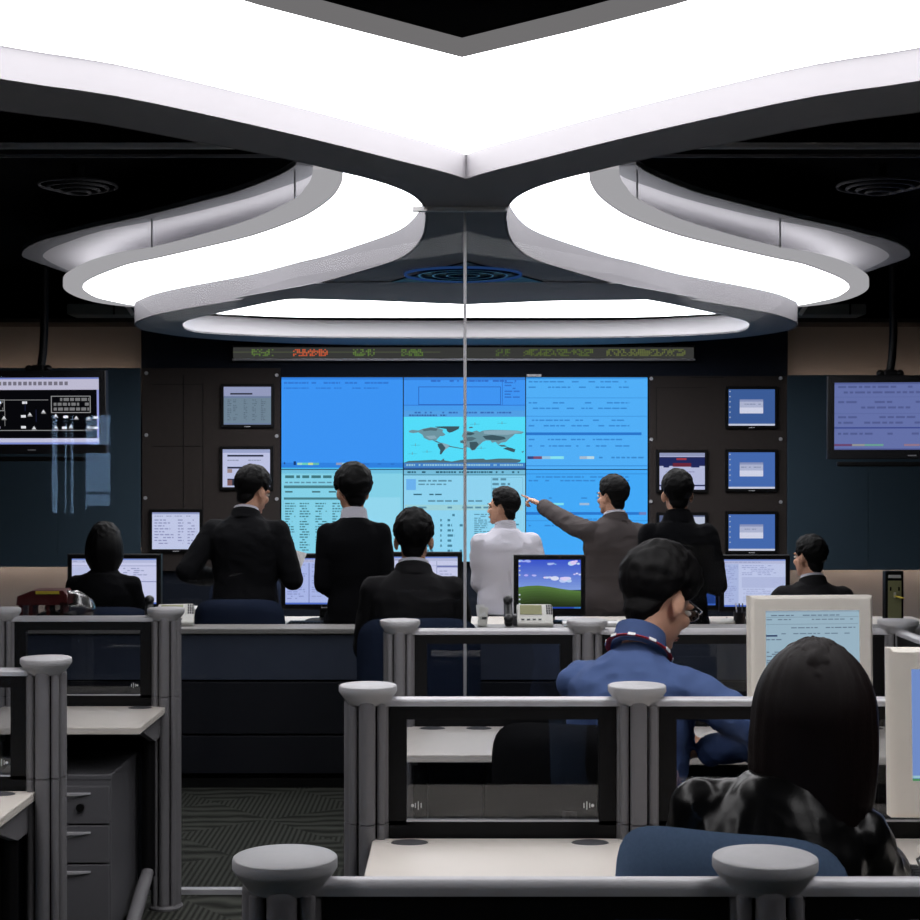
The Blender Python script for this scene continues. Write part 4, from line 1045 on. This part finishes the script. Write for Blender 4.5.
def person(label, loc, yaw, top=1.65, pose='stand', seat=.5, lean=0, roll=0, twist=0, head=(0, 0, 0), arms=(None, None), top_mat='suit_black', trousers='trousers_dark',
           hair='short', hair_mat='hair_black', sc=1.0, bulk=1.0, collar='shirt_white', jacket=True, voxel=.008, fold=.006, hands=('relaxed', 'relaxed'), hair_th=.022,
           lean_head=0, width=1.0, headscale=1.0, jacket_collar=True, shoulder_drop=0, belly=0, hem=-.16, tuck=False):
    s = sc
    hz = (top - .785 * s) if pose == 'stand' else seat + .06
    if pose == 'sit' and top: hz = top - (.785 * s) * math.cos(lean) * math.cos(roll) + (.0)
    hip = Vector((0, 0, hz))
    RU = Euler((-lean, 0, 0)).to_matrix() @ Euler((0, roll, 0)).to_matrix()
    RT = RU @ Euler((0, 0, twist)).to_matrix()
    def up(p, tw=1.0):
        p = Vector(p) * s
        k = min(1, max(0, p.z / (.4 * s)))
        Rz = Euler((0, 0, twist * k)).to_matrix()
        return hip + RU @ (Rz @ p)
    rings = [(-.13, .155, .105, .0), (-.06, .168, .115, -.005), (.02, .165, .116, 0), (.12, .152, .108, .005), (.22, .162, .116, .0), (.32, .178, .120, -.008), (.385, .180, .112, -.014), (.43, .168, .097, -.016), (.465, .130, .084, -.016), (.495, .094, .074, -.012), (.515, .074, .066, -.006), (.535, .058, .056, -.002)]
    def torso(m, g, zmin=-.2, zmax=.6, n=24):
        rr = []
        for z, rx, ry, yo in rings:
            if z < zmin or z > zmax: continue
            c = up((0, yo + (belly * .04 if .0 < z < .25 else 0), z - (shoulder_drop if z > .4 else 0)))
            k = min(1, max(0, z / .4)); Rz = RU @ Euler((0, 0, twist * k)).to_matrix()
            w = Rz @ Vector((1, 0, 0)); d = Rz @ Vector((0, 1, 0)); RX, RY = (rx * width * bulk + g) * s, (ry * bulk * (1 + belly * .25 * (1 if z < .3 else 0)) + g) * s
            row = []
            for i in range(n):
                a = 2 * PI * i / n; ca, sa = math.cos(a), math.sin(a); e = .82
                row.append(m.bm.verts.new(c + w * (RX * math.copysign(abs(ca) ** e, ca)) + d * (RY * math.copysign(abs(sa) ** e, sa))))
            rr.append(row)
        m.loft(rr)
    sh = [up((sx * (.172 * width * bulk), -.012, .425 - shoulder_drop)) for sx in (-1, 1)]
    l1, l2 = .285 * s, .255 * s
    el, wr, hd = [], [], []
    for k, sx in enumerate((-1, 1)):
        a = arms[k]
        if a is None:
            a = (Vector((sx * .25 * s, .02, hz - .03)), Vector((sx * .2, -.8, 0)))
        tgt, pole = a
        e, w = ik(sh[k], tgt, l1, l2, pole); el.append(e); wr.append(w)
    # ---- legs
    kn, an = [], []
    for sx in (-1, 1):
        hp = hip + Vector((sx * .085 * s, 0, -.06 * s))
        if pose == 'stand':
            a_ = Vector((sx * .10, 0, .085)); k_ = (hp + a_) / 2 + Vector((0, .02, 0))
        else:
            k_ = hp + Vector((sx * .07, .40 * s, min(.02, seat + .02 - hp.z + .04))); a_ = Vector((k_.x, k_.y - .02 + (.0), .085))
        kn.append((hp, k_)); an.append(a_)
    # ---- head frame
    nb = up((0, .0, .51)); HR = Euler((head[1] * -1, 0, 0)).to_matrix()
    HRm = Euler((0, 0, head[0])).to_matrix() @ Euler((-head[1], 0, 0)).to_matrix() @ Euler((0, head[2], 0)).to_matrix()
    hs = s * headscale
    hc = nb + Vector((lean_head, 0, 0)) + (RU @ Vector((0, .005, .035)) * s) + HRm @ (Vector((0, .022, .115)) * hs)
    HM = Matrix.Translation(hc) @ HRm.to_4x4() @ Matrix.Scale(hs, 4)
    def H(p): return HM @ Vector(p)
    def hsph(m, c, r, rot=None, u=20, v=14):
        b2 = bmesh.new(); bmesh.ops.create_uvsphere(b2, u_segments=u, v_segments=v, radius=1.0)
        for q in b2.verts: q.co = Vector((q.co.x * r[0], q.co.y * r[1], q.co.z * r[2]))
        M = HM @ Matrix.Translation(c) @ (rot.to_matrix().to_4x4() if rot else Matrix()); m.add(b2, M)
    # ---- body (one continuous skin surface)
    m = MB()
    torso(m, -.014)
    limb(m, [up((0, -.002, .48)), nb, H((0, -.02, -.05))], [.054 * s, .053 * s, .054 * hs])
    hsph(m, (0, -.012, .026), (.074, .093, .090)); hsph(m, (0, .022, -.045), (.060, .066, .078)); hsph(m, (0, .066, -.098), (.026, .022, .018))
    hsph(m, (0, .03, -.085), (.046, .05, .03)); hsph(m, (0, .082, .018), (.05, .014, .012)); hsph(m, (-.034, .066, -.03), (.024, .022, .022)); hsph(m, (.034, .066, -.03), (.024, .022, .022))
    hsph(m, (0, .099, -.03), (.0135, .017, .014)); hsph(m, (0, .092, -.008), (.009, .012, .026)); hsph(m, (0, .083, -.068), (.023, .012, .011))
    for sx in (-1, 1):
        hsph(m, (sx * .079, -.012, -.018), (.010, .020, .032), Euler((.15, 0, sx * -.45)), 12, 10); hsph(m, (sx * .076, -.006, -.043), (.008, .010, .012), None, 10, 8)
    fing = []
    for k, sx in enumerate((-1, 1)):
        limb(m, [sh[k], el[k], wr[k]], [.046 * s, .038 * s, .027 * s])
        fd = (wr[k] - el[k]).normalized()
        # palm frame: f along hand, n palm normal, t towards the thumb
        hand = hands[k]
        nrm = Vector((0, 0, -1)) if hand in ('desk', 'point') else Vector((-sx, 0, -.2))
        f = fd.copy()
        if hand == 'point': f = Vector((-.80, .30, .42)).normalized()
        if hand == 'desk': f = Vector((fd.x, fd.y, -.12)).normalized()
        n_ = (nrm - f * nrm.dot(f)).normalized(); tdir = f.cross(n_) * (1 if sx > 0 else -1)
        # thumb points inward for palms-down hands
        if hand in ('desk', 'point') and tdir.x * sx > 0: tdir = -tdir
        if hand not in ('desk', 'point') and tdir.y < 0: tdir = -tdir
        pc = wr[k] + f * .052 * s
        b2 = bmesh.new(); bmesh.ops.create_uvsphere(b2, u_segments=16, v_segments=10, radius=1.0)
        B = Matrix((tdir, f, n_)).transposed().to_4x4()
        for q in b2.verts: q.co = Vector((q.co.x * .041 * s, q.co.y * .052 * s, q.co.z * .017 * s))
        m.add(b2, Matrix.Translation(pc) @ B)
        for i, (off, ln) in enumerate(((.030, .072), (.010, .080), (-.010, .075), (-.029, .060))):
            curl = .35 if hand != 'point' else (.02 if i == 0 else 1.25)
            if hand == 'grip': curl = .95
            p = wr[k] + (f * .088 + tdir * off) * s; d = f.copy(); pts = [p - f * .02 * s]; pts.append(p)
            ang = 0
            for seg in range(3):
                ang += curl * (.8 if seg == 0 else 1)
                dd = f * math.cos(ang) + n_ * math.sin(ang); p = p + dd * ln * s * (.45, .32, .25)[seg]; pts.append(p)
            limb(m, pts, [.0095 * s, .0095 * s, .0088 * s, .008 * s, .007 * s], 8)
        p = wr[k] + (f * .025 + tdir * .026) * s
        q1 = p + (f * .028 + tdir * .026 + n_ * .006) * s; q2 = q1 + (f * .03 + tdir * .008 + n_ * .012) * s
        limb(m, [p, q1, q2], [.013 * s, .0105 * s, .008 * s], 8)
    for (hp, k_), a_ in zip(kn, an):
        limb(m, [hp, k_, a_], [.070 * s, .046 * s, .032 * s]); limb(m, [a_ + Vector((0, 0, -.045)), a_ + Vector((0, .11, -.06))], [.034, .022])
    body = remesh(m, 'person', 'skin', None, min(voxel, .0065), 2)
    body.location = loc; body.rotation_euler = (0, 0, yaw)
    tag(body, label, 'person')
    # ---- eyes, lips
    for sx in (-1, 1):
        mm = MB(); hsph(mm, (sx * .031, .083, .0), (.012, .010, .008), None, 12, 8); e = mm.build('eye', 'eye_white', body)
        mm = MB(); hsph(mm, (sx * .031, .0915, .0), (.0055, .0025, .0055), None, 10, 8); mm.build('iris', 'eye_iris', e)
        mm = MB(); hsph(mm, (sx * .033, .0905, .021), (.018, .006, .0035), Euler((0, sx * .12, 0)), 12, 8); mm.build('eyebrow', hair_mat, body)
    mm = MB(); hsph(mm, (0, .0945, -.066), (.019, .005, .0035), None, 12, 8); hsph(mm, (0, .094, -.073), (.016, .005, .004), None, 12, 8); mm.build('lips', 'lip', body)
    # ---- hair
    m = MB(); nu, nv = 96, 60; tab = HL
    rnd = random.Random(len(label)); sd = Vector((rnd.random() * 9, rnd.random() * 9, rnd.random() * 9))
    c0 = Vector((0, -.012, .026))
    def hit(d, c, r):
        o = c0 - Vector(c); A = sum((d[i] / r[i]) ** 2 for i in range(3)); B = 2 * sum(d[i] * o[i] / r[i] ** 2 for i in range(3)); C = sum((o[i] / r[i]) ** 2 for i in range(3)) - 1
        D = B * B - 4 * A * C
        return (-B + math.sqrt(D)) / (2 * A) if D > 0 else 0
    rows = []
    for j in range(nv + 1):
        ele = 90 - 170 * j / nv; row = []
        for i in range(nu):
            az = -180 + 360 * i / nu          # 0 = front (+Y)
            ar, er = math.radians(az), math.radians(ele)
            d = Vector((math.sin(ar) * math.cos(er), math.cos(ar) * math.cos(er), math.sin(er)))
            base = hit(d, c0, (.0755, .0945, .0915))
            if abs(az) > 95: base = max(base, hit(d, (0, -.028, -.05), (.060, .060, .085)))
            hl = hairline(az, tab) + 3 * noise.noise(Vector((d.x * 14, d.y * 14, 0)) + sd)
            k = min(1, max(-1, (ele - hl) / 13.0))
            th = hair_th * (1 + .25 * max(0, d.z)) * lerp(.8, 1, min(1, abs(d.y) + max(0, d.z)))
            th += .005 * noise.noise(d * 5 + sd) + .0030 * noise.noise(Vector((az / 3.6, ele / 26.0, 0)) + sd) + .002 * noise.noise(Vector((az / 9.0, ele / 22.0, 4)) + sd)
            if abs(az) > 90 and ele < 5: th *= max(.28, 1 - (5 - ele) / 70)
            r = base + (lerp(-.006, th, (k * (2 - k)) ** .8) if k > 0 else -.006 + .02 * k)
            row.append(m.bm.verts.new(H(c0 + d * r)))
        rows.append(row)
    m.loft(rows); hr = m.build('hair', hair_mat, body, sharp=None)
    if hair in ('long', 'bob'):
        LN = -.25 if hair == 'long' else -.15
        m = MB(); nu = 80; rows = []; nv = 46
        for j in range(nv + 1):
            t_ = j / nv; row = []
            for i in range(nu):
                az = -180 + 360 * i / nu; ar = math.radians(az)
                fr = max(0, 1 - abs(az) / 62.0)
                if t_ < .4:
                    e_ = PI / 2 * (1 - t_ / .4); rx = (.126 if hair == 'long' else .110) * math.cos(e_); ry = .120 * math.cos(e_); z = -.03 + .163 * math.sin(e_)
                    part = max(0, 1 - abs(math.sin(ar) * rx) / .03)
                    z -= .016 * part * (math.sin(e_) ** 2)
                else:
                    q = (t_ - .4) / .6; w_ = 1 + .05 * math.sin(q * PI * .9) - (.16 if hair == 'long' else .42) * q * q; rx = (.126 if hair == 'long' else .110) * w_; ry = .120 * (1 - .22 * q); z = -.03 + (LN + .03) * q
                g_ = 1 + .030 * noise.noise(Vector((math.sin(ar) * 9, math.cos(ar) * 9, t_ * 1.2)) + sd) + .018 * noise.noise(Vector((math.sin(ar) * 26, math.cos(ar) * 26, t_ * 2)) + sd)
                if t_ > .85: z += .02 * noise.noise(Vector((math.sin(ar) * 18, math.cos(ar) * 18, 3)) + sd)
                x_, y_ = math.sin(ar) * rx * g_, math.cos(ar) * ry * g_ - .022
                if fr > 0 and t_ > .22: y_ = lerp(y_, min(y_, .03), min(1, fr * 3)); 
                row.append(m.bm.verts.new(H((x_, y_, z))))
            rows.append(row)
        m.loft(rows)
        m.build('long_hair', hair_mat, hr, sharp=None)
    # ---- upper garment
    m = MB(); gth = .012 if jacket else .006
    torso(m, gth, zmin=hem if not tuck else -.09, zmax=.52)
    for k, sx in enumerate((-1, 1)):
        cuff = lerp(el[k], wr[k], .93)
        a0 = sh[k] + (up((0, 0, .40)) - sh[k]) * .35
        limb(m, [a0, sh[k], lerp(sh[k], el[k], .5), el[k], lerp(el[k], wr[k], .5), cuff], [q * s * (1 + (bulk - 1) * .6) for q in ((.058 + gth, .056 + gth * .7, .050 + gth, .044 + gth, .040 + gth, .034 + gth))], 16)
    limb(m, [sh[0], up((-.09 * width, -.016, .452 - shoulder_drop)), up((0, -.014, .478)), up((.09 * width, -.016, .452 - shoulder_drop)), sh[1]], [.054 * s, .048 * s, .06 * s, .048 * s, .054 * s])
    def fd_(co):
        p = Vector((co.x * 5.5, co.y * 5.5, co.z * 11)) + sd
        q = Vector((co.x * 16 + co.z * 7, co.y * 16, co.z * 16 - co.x * 6)) + sd
        return fold * (noise.noise(p) * 1.2 + .7 * (1 - abs(noise.noise(q)) * 2))
    gm = remesh(m, 'jacket' if jacket else 'shirt', top_mat, body, voxel, 3, fd_)
    # ---- collars
    cu = RU
    def ringp(z, rx, ry, y0=0, tiltf=0, n=36): return [up((rx * math.sin(2 * PI * i / n), y0 + ry * math.cos(2 * PI * i / n), z + tiltf * math.cos(2 * PI * i / n))) for i in range(n)]
    def collar_band(z0, z1, r0, r1, matn, name, y0=-.006, tilt=-.02, th=.006, opening=True):
        mm = MB(); n = 40; L_ = [ringp(z0, r0, r0 * .95, y0, tilt, n), ringp(z1, r1, r1 * .95, y0, tilt, n), ringp(z1 - .001, r1 - th, (r1 - th) * .95, y0, tilt, n), ringp(z0, r0 - th, (r0 - th) * .95, y0, tilt, n)]
        V = [[mm.bm.verts.new(p) for p in r] for r in L_]
        for q in range(4):
            a, b = V[q], V[(q + 1) % 4]
            for i in range(n):
                if opening and (i < 2 or i >= n - 2): continue
                j = (i + 1) % n; f = mm.bm.faces.new((a[i], a[j], b[j], b[i])); f.smooth = True
        return mm.build(name, matn, body)
    if collar:
        collar_band(.495, .556, .080, .070, collar, 'shirt_collar', -.004, -.022)
    if jacket and jacket_collar:
        collar_band(.478, .535, .100, .082, top_mat, 'jacket_collar', -.008, -.03, .010)
    # ---- trousers and shoes
    m = MB()
    torso(m, .002 if jacket else .004, -.2, .03 if not tuck else .0)
    for (hp, k_), a_ in zip(kn, an):
        limb(m, [hip + (hp - hip) * .6, hp, k_, lerp(k_, a_, .95)], [.095 * s, .090 * s * bulk, .066 * s, .052 * s])
    remesh(m, 'trousers', trousers, body, .012, 3, lambda co: .006 * noise.noise(co * 9))
    for a_ in an:
        mm = MB(); rr = []
        for y_, w_, h_ in ((-.075, .022, .05), (-.06, .034, .075), (0, .038, .085), (.06, .042, .065), (.12, .044, .048), (.165, .034, .036), (.185, .012, .02)):
            rr.append([mm.bm.verts.new((a_.x + w_ * math.copysign(abs(math.cos(q)) ** .7, math.cos(q)), a_.y + y_, .002 + h_ / 2 + h_ / 2 * math.copysign(abs(math.sin(q)) ** .7, math.sin(q)))) for q in [2 * PI * i / 16 for i in range(16)]])
        mm.loft(rr); mm.build('shoe', 'shoe', body)
    P_ = Person(); P_.body = body; P_.H = H; P_.HM = HM; P_.up = up; P_.wr = wr; P_.el = el; P_.hsph = hsph; P_.s = s
    return P_
V = Vector
def L(px, py, Y, loc, yaw):
    """photo place at real distance Y -> person-local point"""
    return Euler((0, 0, -yaw)).to_matrix() @ (W(px, py, Y) - V((loc[0], loc[1], 0)))

# man standing at left, back to the camera, reading a sheet
lo = (X(245, 9.08), 9.08, 0); yw = -.12
p = person('person standing at left, back turned, in black suit jacket, head bent over a paper', lo, yw, Zp(468, 9.08), head=(-.5, .28, 0), arms=((L(212, 577, 9.24, lo, yw), V((-.5, -.5, -.9))), (L(283, 570, 9.3, lo, yw), V((.5, -.5, -.9)))),
       top_mat='suit_black', sc=1.0, width=1.0, bulk=1.08, lean=.06, hands=('grip', 'grip'), hem=-.2, headscale=1.05)
tag(MB().box(W(298, 560, 9.36) + V((0, 0, 0)), (.07, .002, .11), Euler((-.5, .25, -.2))).build('paper_sheet', 'paper'), 'white paper sheet held by the man standing at left', 'paper')
# man standing second from left, black sweater, white collar
lo = (X(354, 8.95), 8.95, 0); yw = .10
person('person standing in a black sweater with a white collar, second from the left', lo, yw, Zp(469, 8.95), head=(.30, .02, 0), arms=((L(336, 594, 9.15, lo, yw), V((-.25, -.5, -1))), (L(372, 594, 9.15, lo, yw), V((.25, -.5, -1)))), top_mat='knit_black', jacket=False, sc=1.0, hair_th=.03, fold=.004, headscale=1.05, width=.86, tuck=False)
# seated man in the dark suit in front of the counter
lo = (X(413, 7.42), 7.45, 0); yw = -.02
person('person seated in the centre with back turned, dark suit and thin white collar', lo, yw, Zp(512, 7.45), 'sit', .55, lean=.05, head=(0, .04, 0), arms=((V((-.16, .34, .80)), V((-.35, -.3, -1))), (V((.16, .34, .80)), V((.35, -.3, -1)))), top_mat='suit_charcoal', sc=1.02, width=1.0, bulk=1.03, headscale=1.02, hair_th=.020)
# man in white shirt behind the meadow monitor
lo = (X(505, 10.2), 10.2, 0); yw = .25
p = person('person standing in a white shirt behind the meadow monitor, looking left', lo, yw, Zp(489, 10.2), head=(.85, -.02, .05), arms=((L(484, 592, 10.45, lo, yw), V((-.3, -.4, -1))), (L(532, 596, 10.4, lo, yw), V((.3, -.5, -1)))), top_mat='shirt_white', jacket=False, collar='shirt_white', sc=.94, bulk=1.12, width=.95, tuck=True, belly=.4, fold=.006)
mm = MB(); mm.tube([p.up((.078 * math.sin(a), -.006 + .074 * math.cos(a), .492 - .02 * math.cos(a))) for a in [i * PI / 16 for i in range(32)]], .004, 8, close=True); mm.build('neck_cord', 'red_band', p.body)
# pointing man
lo = (X(611, 10.15), 10.15, 0); yw = .20
person('person standing in a brown grey suit, pointing left at the video wall', lo, yw, Zp(477, 10.15), head=(.55, 0, .03), arms=((L(533, 500, 10.6, lo, yw), V((-.1, -.2, -1))), (L(632, 600, 10.3, lo, yw), V((.4, -.5, -.8)))), top_mat='suit_brown', sc=.98, width=.98, bulk=1.06, hands=('point', 'relaxed'), collar='shirt_white', hem=-.2, twist=.15, roll=.04, fold=.009, voxel=.009)
# dark standing man right
lo = (X(678, 8.98), 8.98, 0); yw = -.05
person('person standing in black beside the right brown panel, arms folded in front', lo, yw, Zp(471, 8.98), head=(.1, .02, 0), arms=((L(662, 585, 9.15, lo, yw), V((-.25, -.5, -1))), (L(702, 580, 9.15, lo, yw), V((.25, -.5, -1)))), top_mat='knit_black', sc=1.0, width=.86, bulk=1.06, hair_th=.018, collar='knit_black', jacket_collar=True, hem=-.2)
# seated woman far left
lo = (X(104, 8.85), 8.85, 0); yw = -.05
person('person seated at far left with dark bobbed hair and black top', lo, yw, Zp(524, 8.85), 'sit', .47, head=(.15, .05, 0), arms=((V((-.15, .34, .78)), V((-.3, -.3, -1))), (V((.15, .34, .78)), V((.3, -.3, -1)))), top_mat='knit_black', jacket=False, collar=None, hair='bob', sc=.95, width=.95, hair_th=.02)
# seated man far right
lo = (X(812, 8.85), 8.85, 0); yw = .1
person('person seated at far right behind the white monitor, black jacket, turned left', lo, yw, Zp(538, 8.85), 'sit', .45, head=(.45, .02, .04), arms=((V((-.16, .34, .78)), V((-.4, -.3, -1))), (V((.16, .34, .78)), V((.4, -.3, -1)))), top_mat='suit_charcoal', sc=.9, bulk=1.05, width=1.05, headscale=1.05, hair_th=.016)
# man in the blue shirt
lo = (.445, 4.42, 0); yw = -.55
p = person('person seated in a blue shirt with red lanyard and glasses, head bent right', lo, yw, 1.415, 'sit', .55, lean=.30, roll=-.03, head=(-.30, .50, -.05), arms=((L(690, 742, 4.72, lo, yw), V((-.5, -.3, -1))), (L(706, 752, 4.45, lo, yw), V((.7, .0, -.8)))), top_mat='shirt_blue', jacket=False, collar='shirt_blue', sc=1.03, bulk=1.03, width=.93, hands=('desk', 'desk'), voxel=.008, fold=.010, headscale=1.08, hair_th=.030, tuck=True, shoulder_drop=.022)
mm = MB(); n = 40; k0 = [p.up(((.088) * math.sin(2 * PI * i / n), -.004 + .084 * math.cos(2 * PI * i / n), .500 - .03 * math.cos(2 * PI * i / n))) for i in range(3, n - 2)]
k0 = [p.up((.05, .14, .30)), p.up((.075, .115, .42))] + k0 + [p.up((-.075, .115, .42)), p.up((-.05, .14, .30))]
mm.tube(k0, .0085, 8, flat=.35)
ly = mm.build('lanyard', 'red_band', p.body)
for k in range(6, len(k0) - 6, 4):
    c = k0[k]; d = (k0[k + 1] - k0[k - 1]).normalized(); out = (c - p.up((0, 0, .5))); out = (out - d * out.dot(d)).normalized()
    b2 = bmesh.new(); bmesh.ops.create_cube(b2, size=1); 
    for q in b2.verts: q.co = V((q.co.x * .022, q.co.y * .003, q.co.z * .008))
    Bm = Matrix((d, out, d.cross(out))).transposed().to_4x4()
    mm = MB(); mm.add(b2, Matrix.Translation(c + out * .0065) @ Bm); mm.build('lettering', 'white_paint', ly)
mm = MB()
for sx in (-1, 1):
    mm.tube([p.H((sx * .033 + .023 * math.cos(a), .102, .0 + .016 * math.sin(a))) for a in [i * PI / 10 for i in range(20)]], .0017, 6, close=True)
    mm.tube([p.H((sx * .056, .101, .006)), p.H((sx * .078, .085, .008)), p.H((sx * .084, .012, .006))], .0018, 6)
mm.tube([p.H((-.01, .104, .004)), p.H((0, .112, .007)), p.H((.01, .104, .004))], .0016, 6)
gl = mm.build('glasses', 'chrome', p.body)
for sx in (-1, 1): MB().cyl(p.H((sx * .033, .1025, 0)), p.H((sx * .033, .1015, 0)), .016, n=16).build('lens', 'spectacle', gl)
# woman in black leather
lo = (X(748, 2.95), 2.93, 0); yw = -.10
p = person('person seated with back turned, long dark auburn hair and a shiny black leather jacket', lo, yw, 1.325, 'sit', .46, lean=.12, roll=.15, lean_head=.045, head=(-.10, .16, .03), arms=((L(722, 880, 3.22, lo, yw), V((-.3, -.4, -1))), (L(887, 862, 3.34, lo, yw), V((.15, -.5, -1)))), top_mat='leather', jacket=True, collar=None, sc=.93, bulk=.98, width=.92, hair='long', hem=-.2, hair_mat='hair_auburn', hands=('desk', 'desk'), voxel=.006, fold=.006, trousers='jeans', hair_th=.016, jacket_collar=False, shoulder_drop=0)
# ================================================================== camera, world, settings
cam = bpy.data.cameras.new('camera'); co = bpy.data.objects.new('camera', cam); COL.objects.link(co)
co.location = (0, 0, EZ); co.rotation_euler = (PI / 2, 0, 0)
cam.sensor_width = 36; cam.lens = F / 920 * 36; cam.shift_y = 11 / 920.0; cam.clip_start = .05
S.camera = co
w = bpy.data.worlds.new('world'); S.world = w; w.use_nodes = True
w.node_tree.nodes['Background'].inputs[0].default_value = (.45, .75, 1.2, 1)
w.node_tree.nodes['Background'].inputs[1].default_value = 12.0
S.view_settings.view_transform = 'Standard'; S.view_settings.look = 'None'; S.view_settings.gamma = 1; S.view_settings.use_curve_mapping = False
S.view_settings.exposure = 0.0
S.cycles.max_bounces = 8; S.cycles.transparent_max_bounces = 24; S.cycles.use_denoising = True; S.cycles.denoiser = 'OPENIMAGEDENOISE'; S.cycles.denoising_prefilter = 'ACCURATE'; S.cycles.denoising_input_passes = 'RGB_ALBEDO'; S.cycles.use_adaptive_sampling = False
S.cycles.caustics_reflective = False; S.cycles.caustics_refractive = False; S.cycles.sample_clamp_indirect = 2.5
for o in list(bpy.data.objects):
    if o.type == 'MESH' and o.name.startswith('tmp'): bpy.data.objects.remove(o)
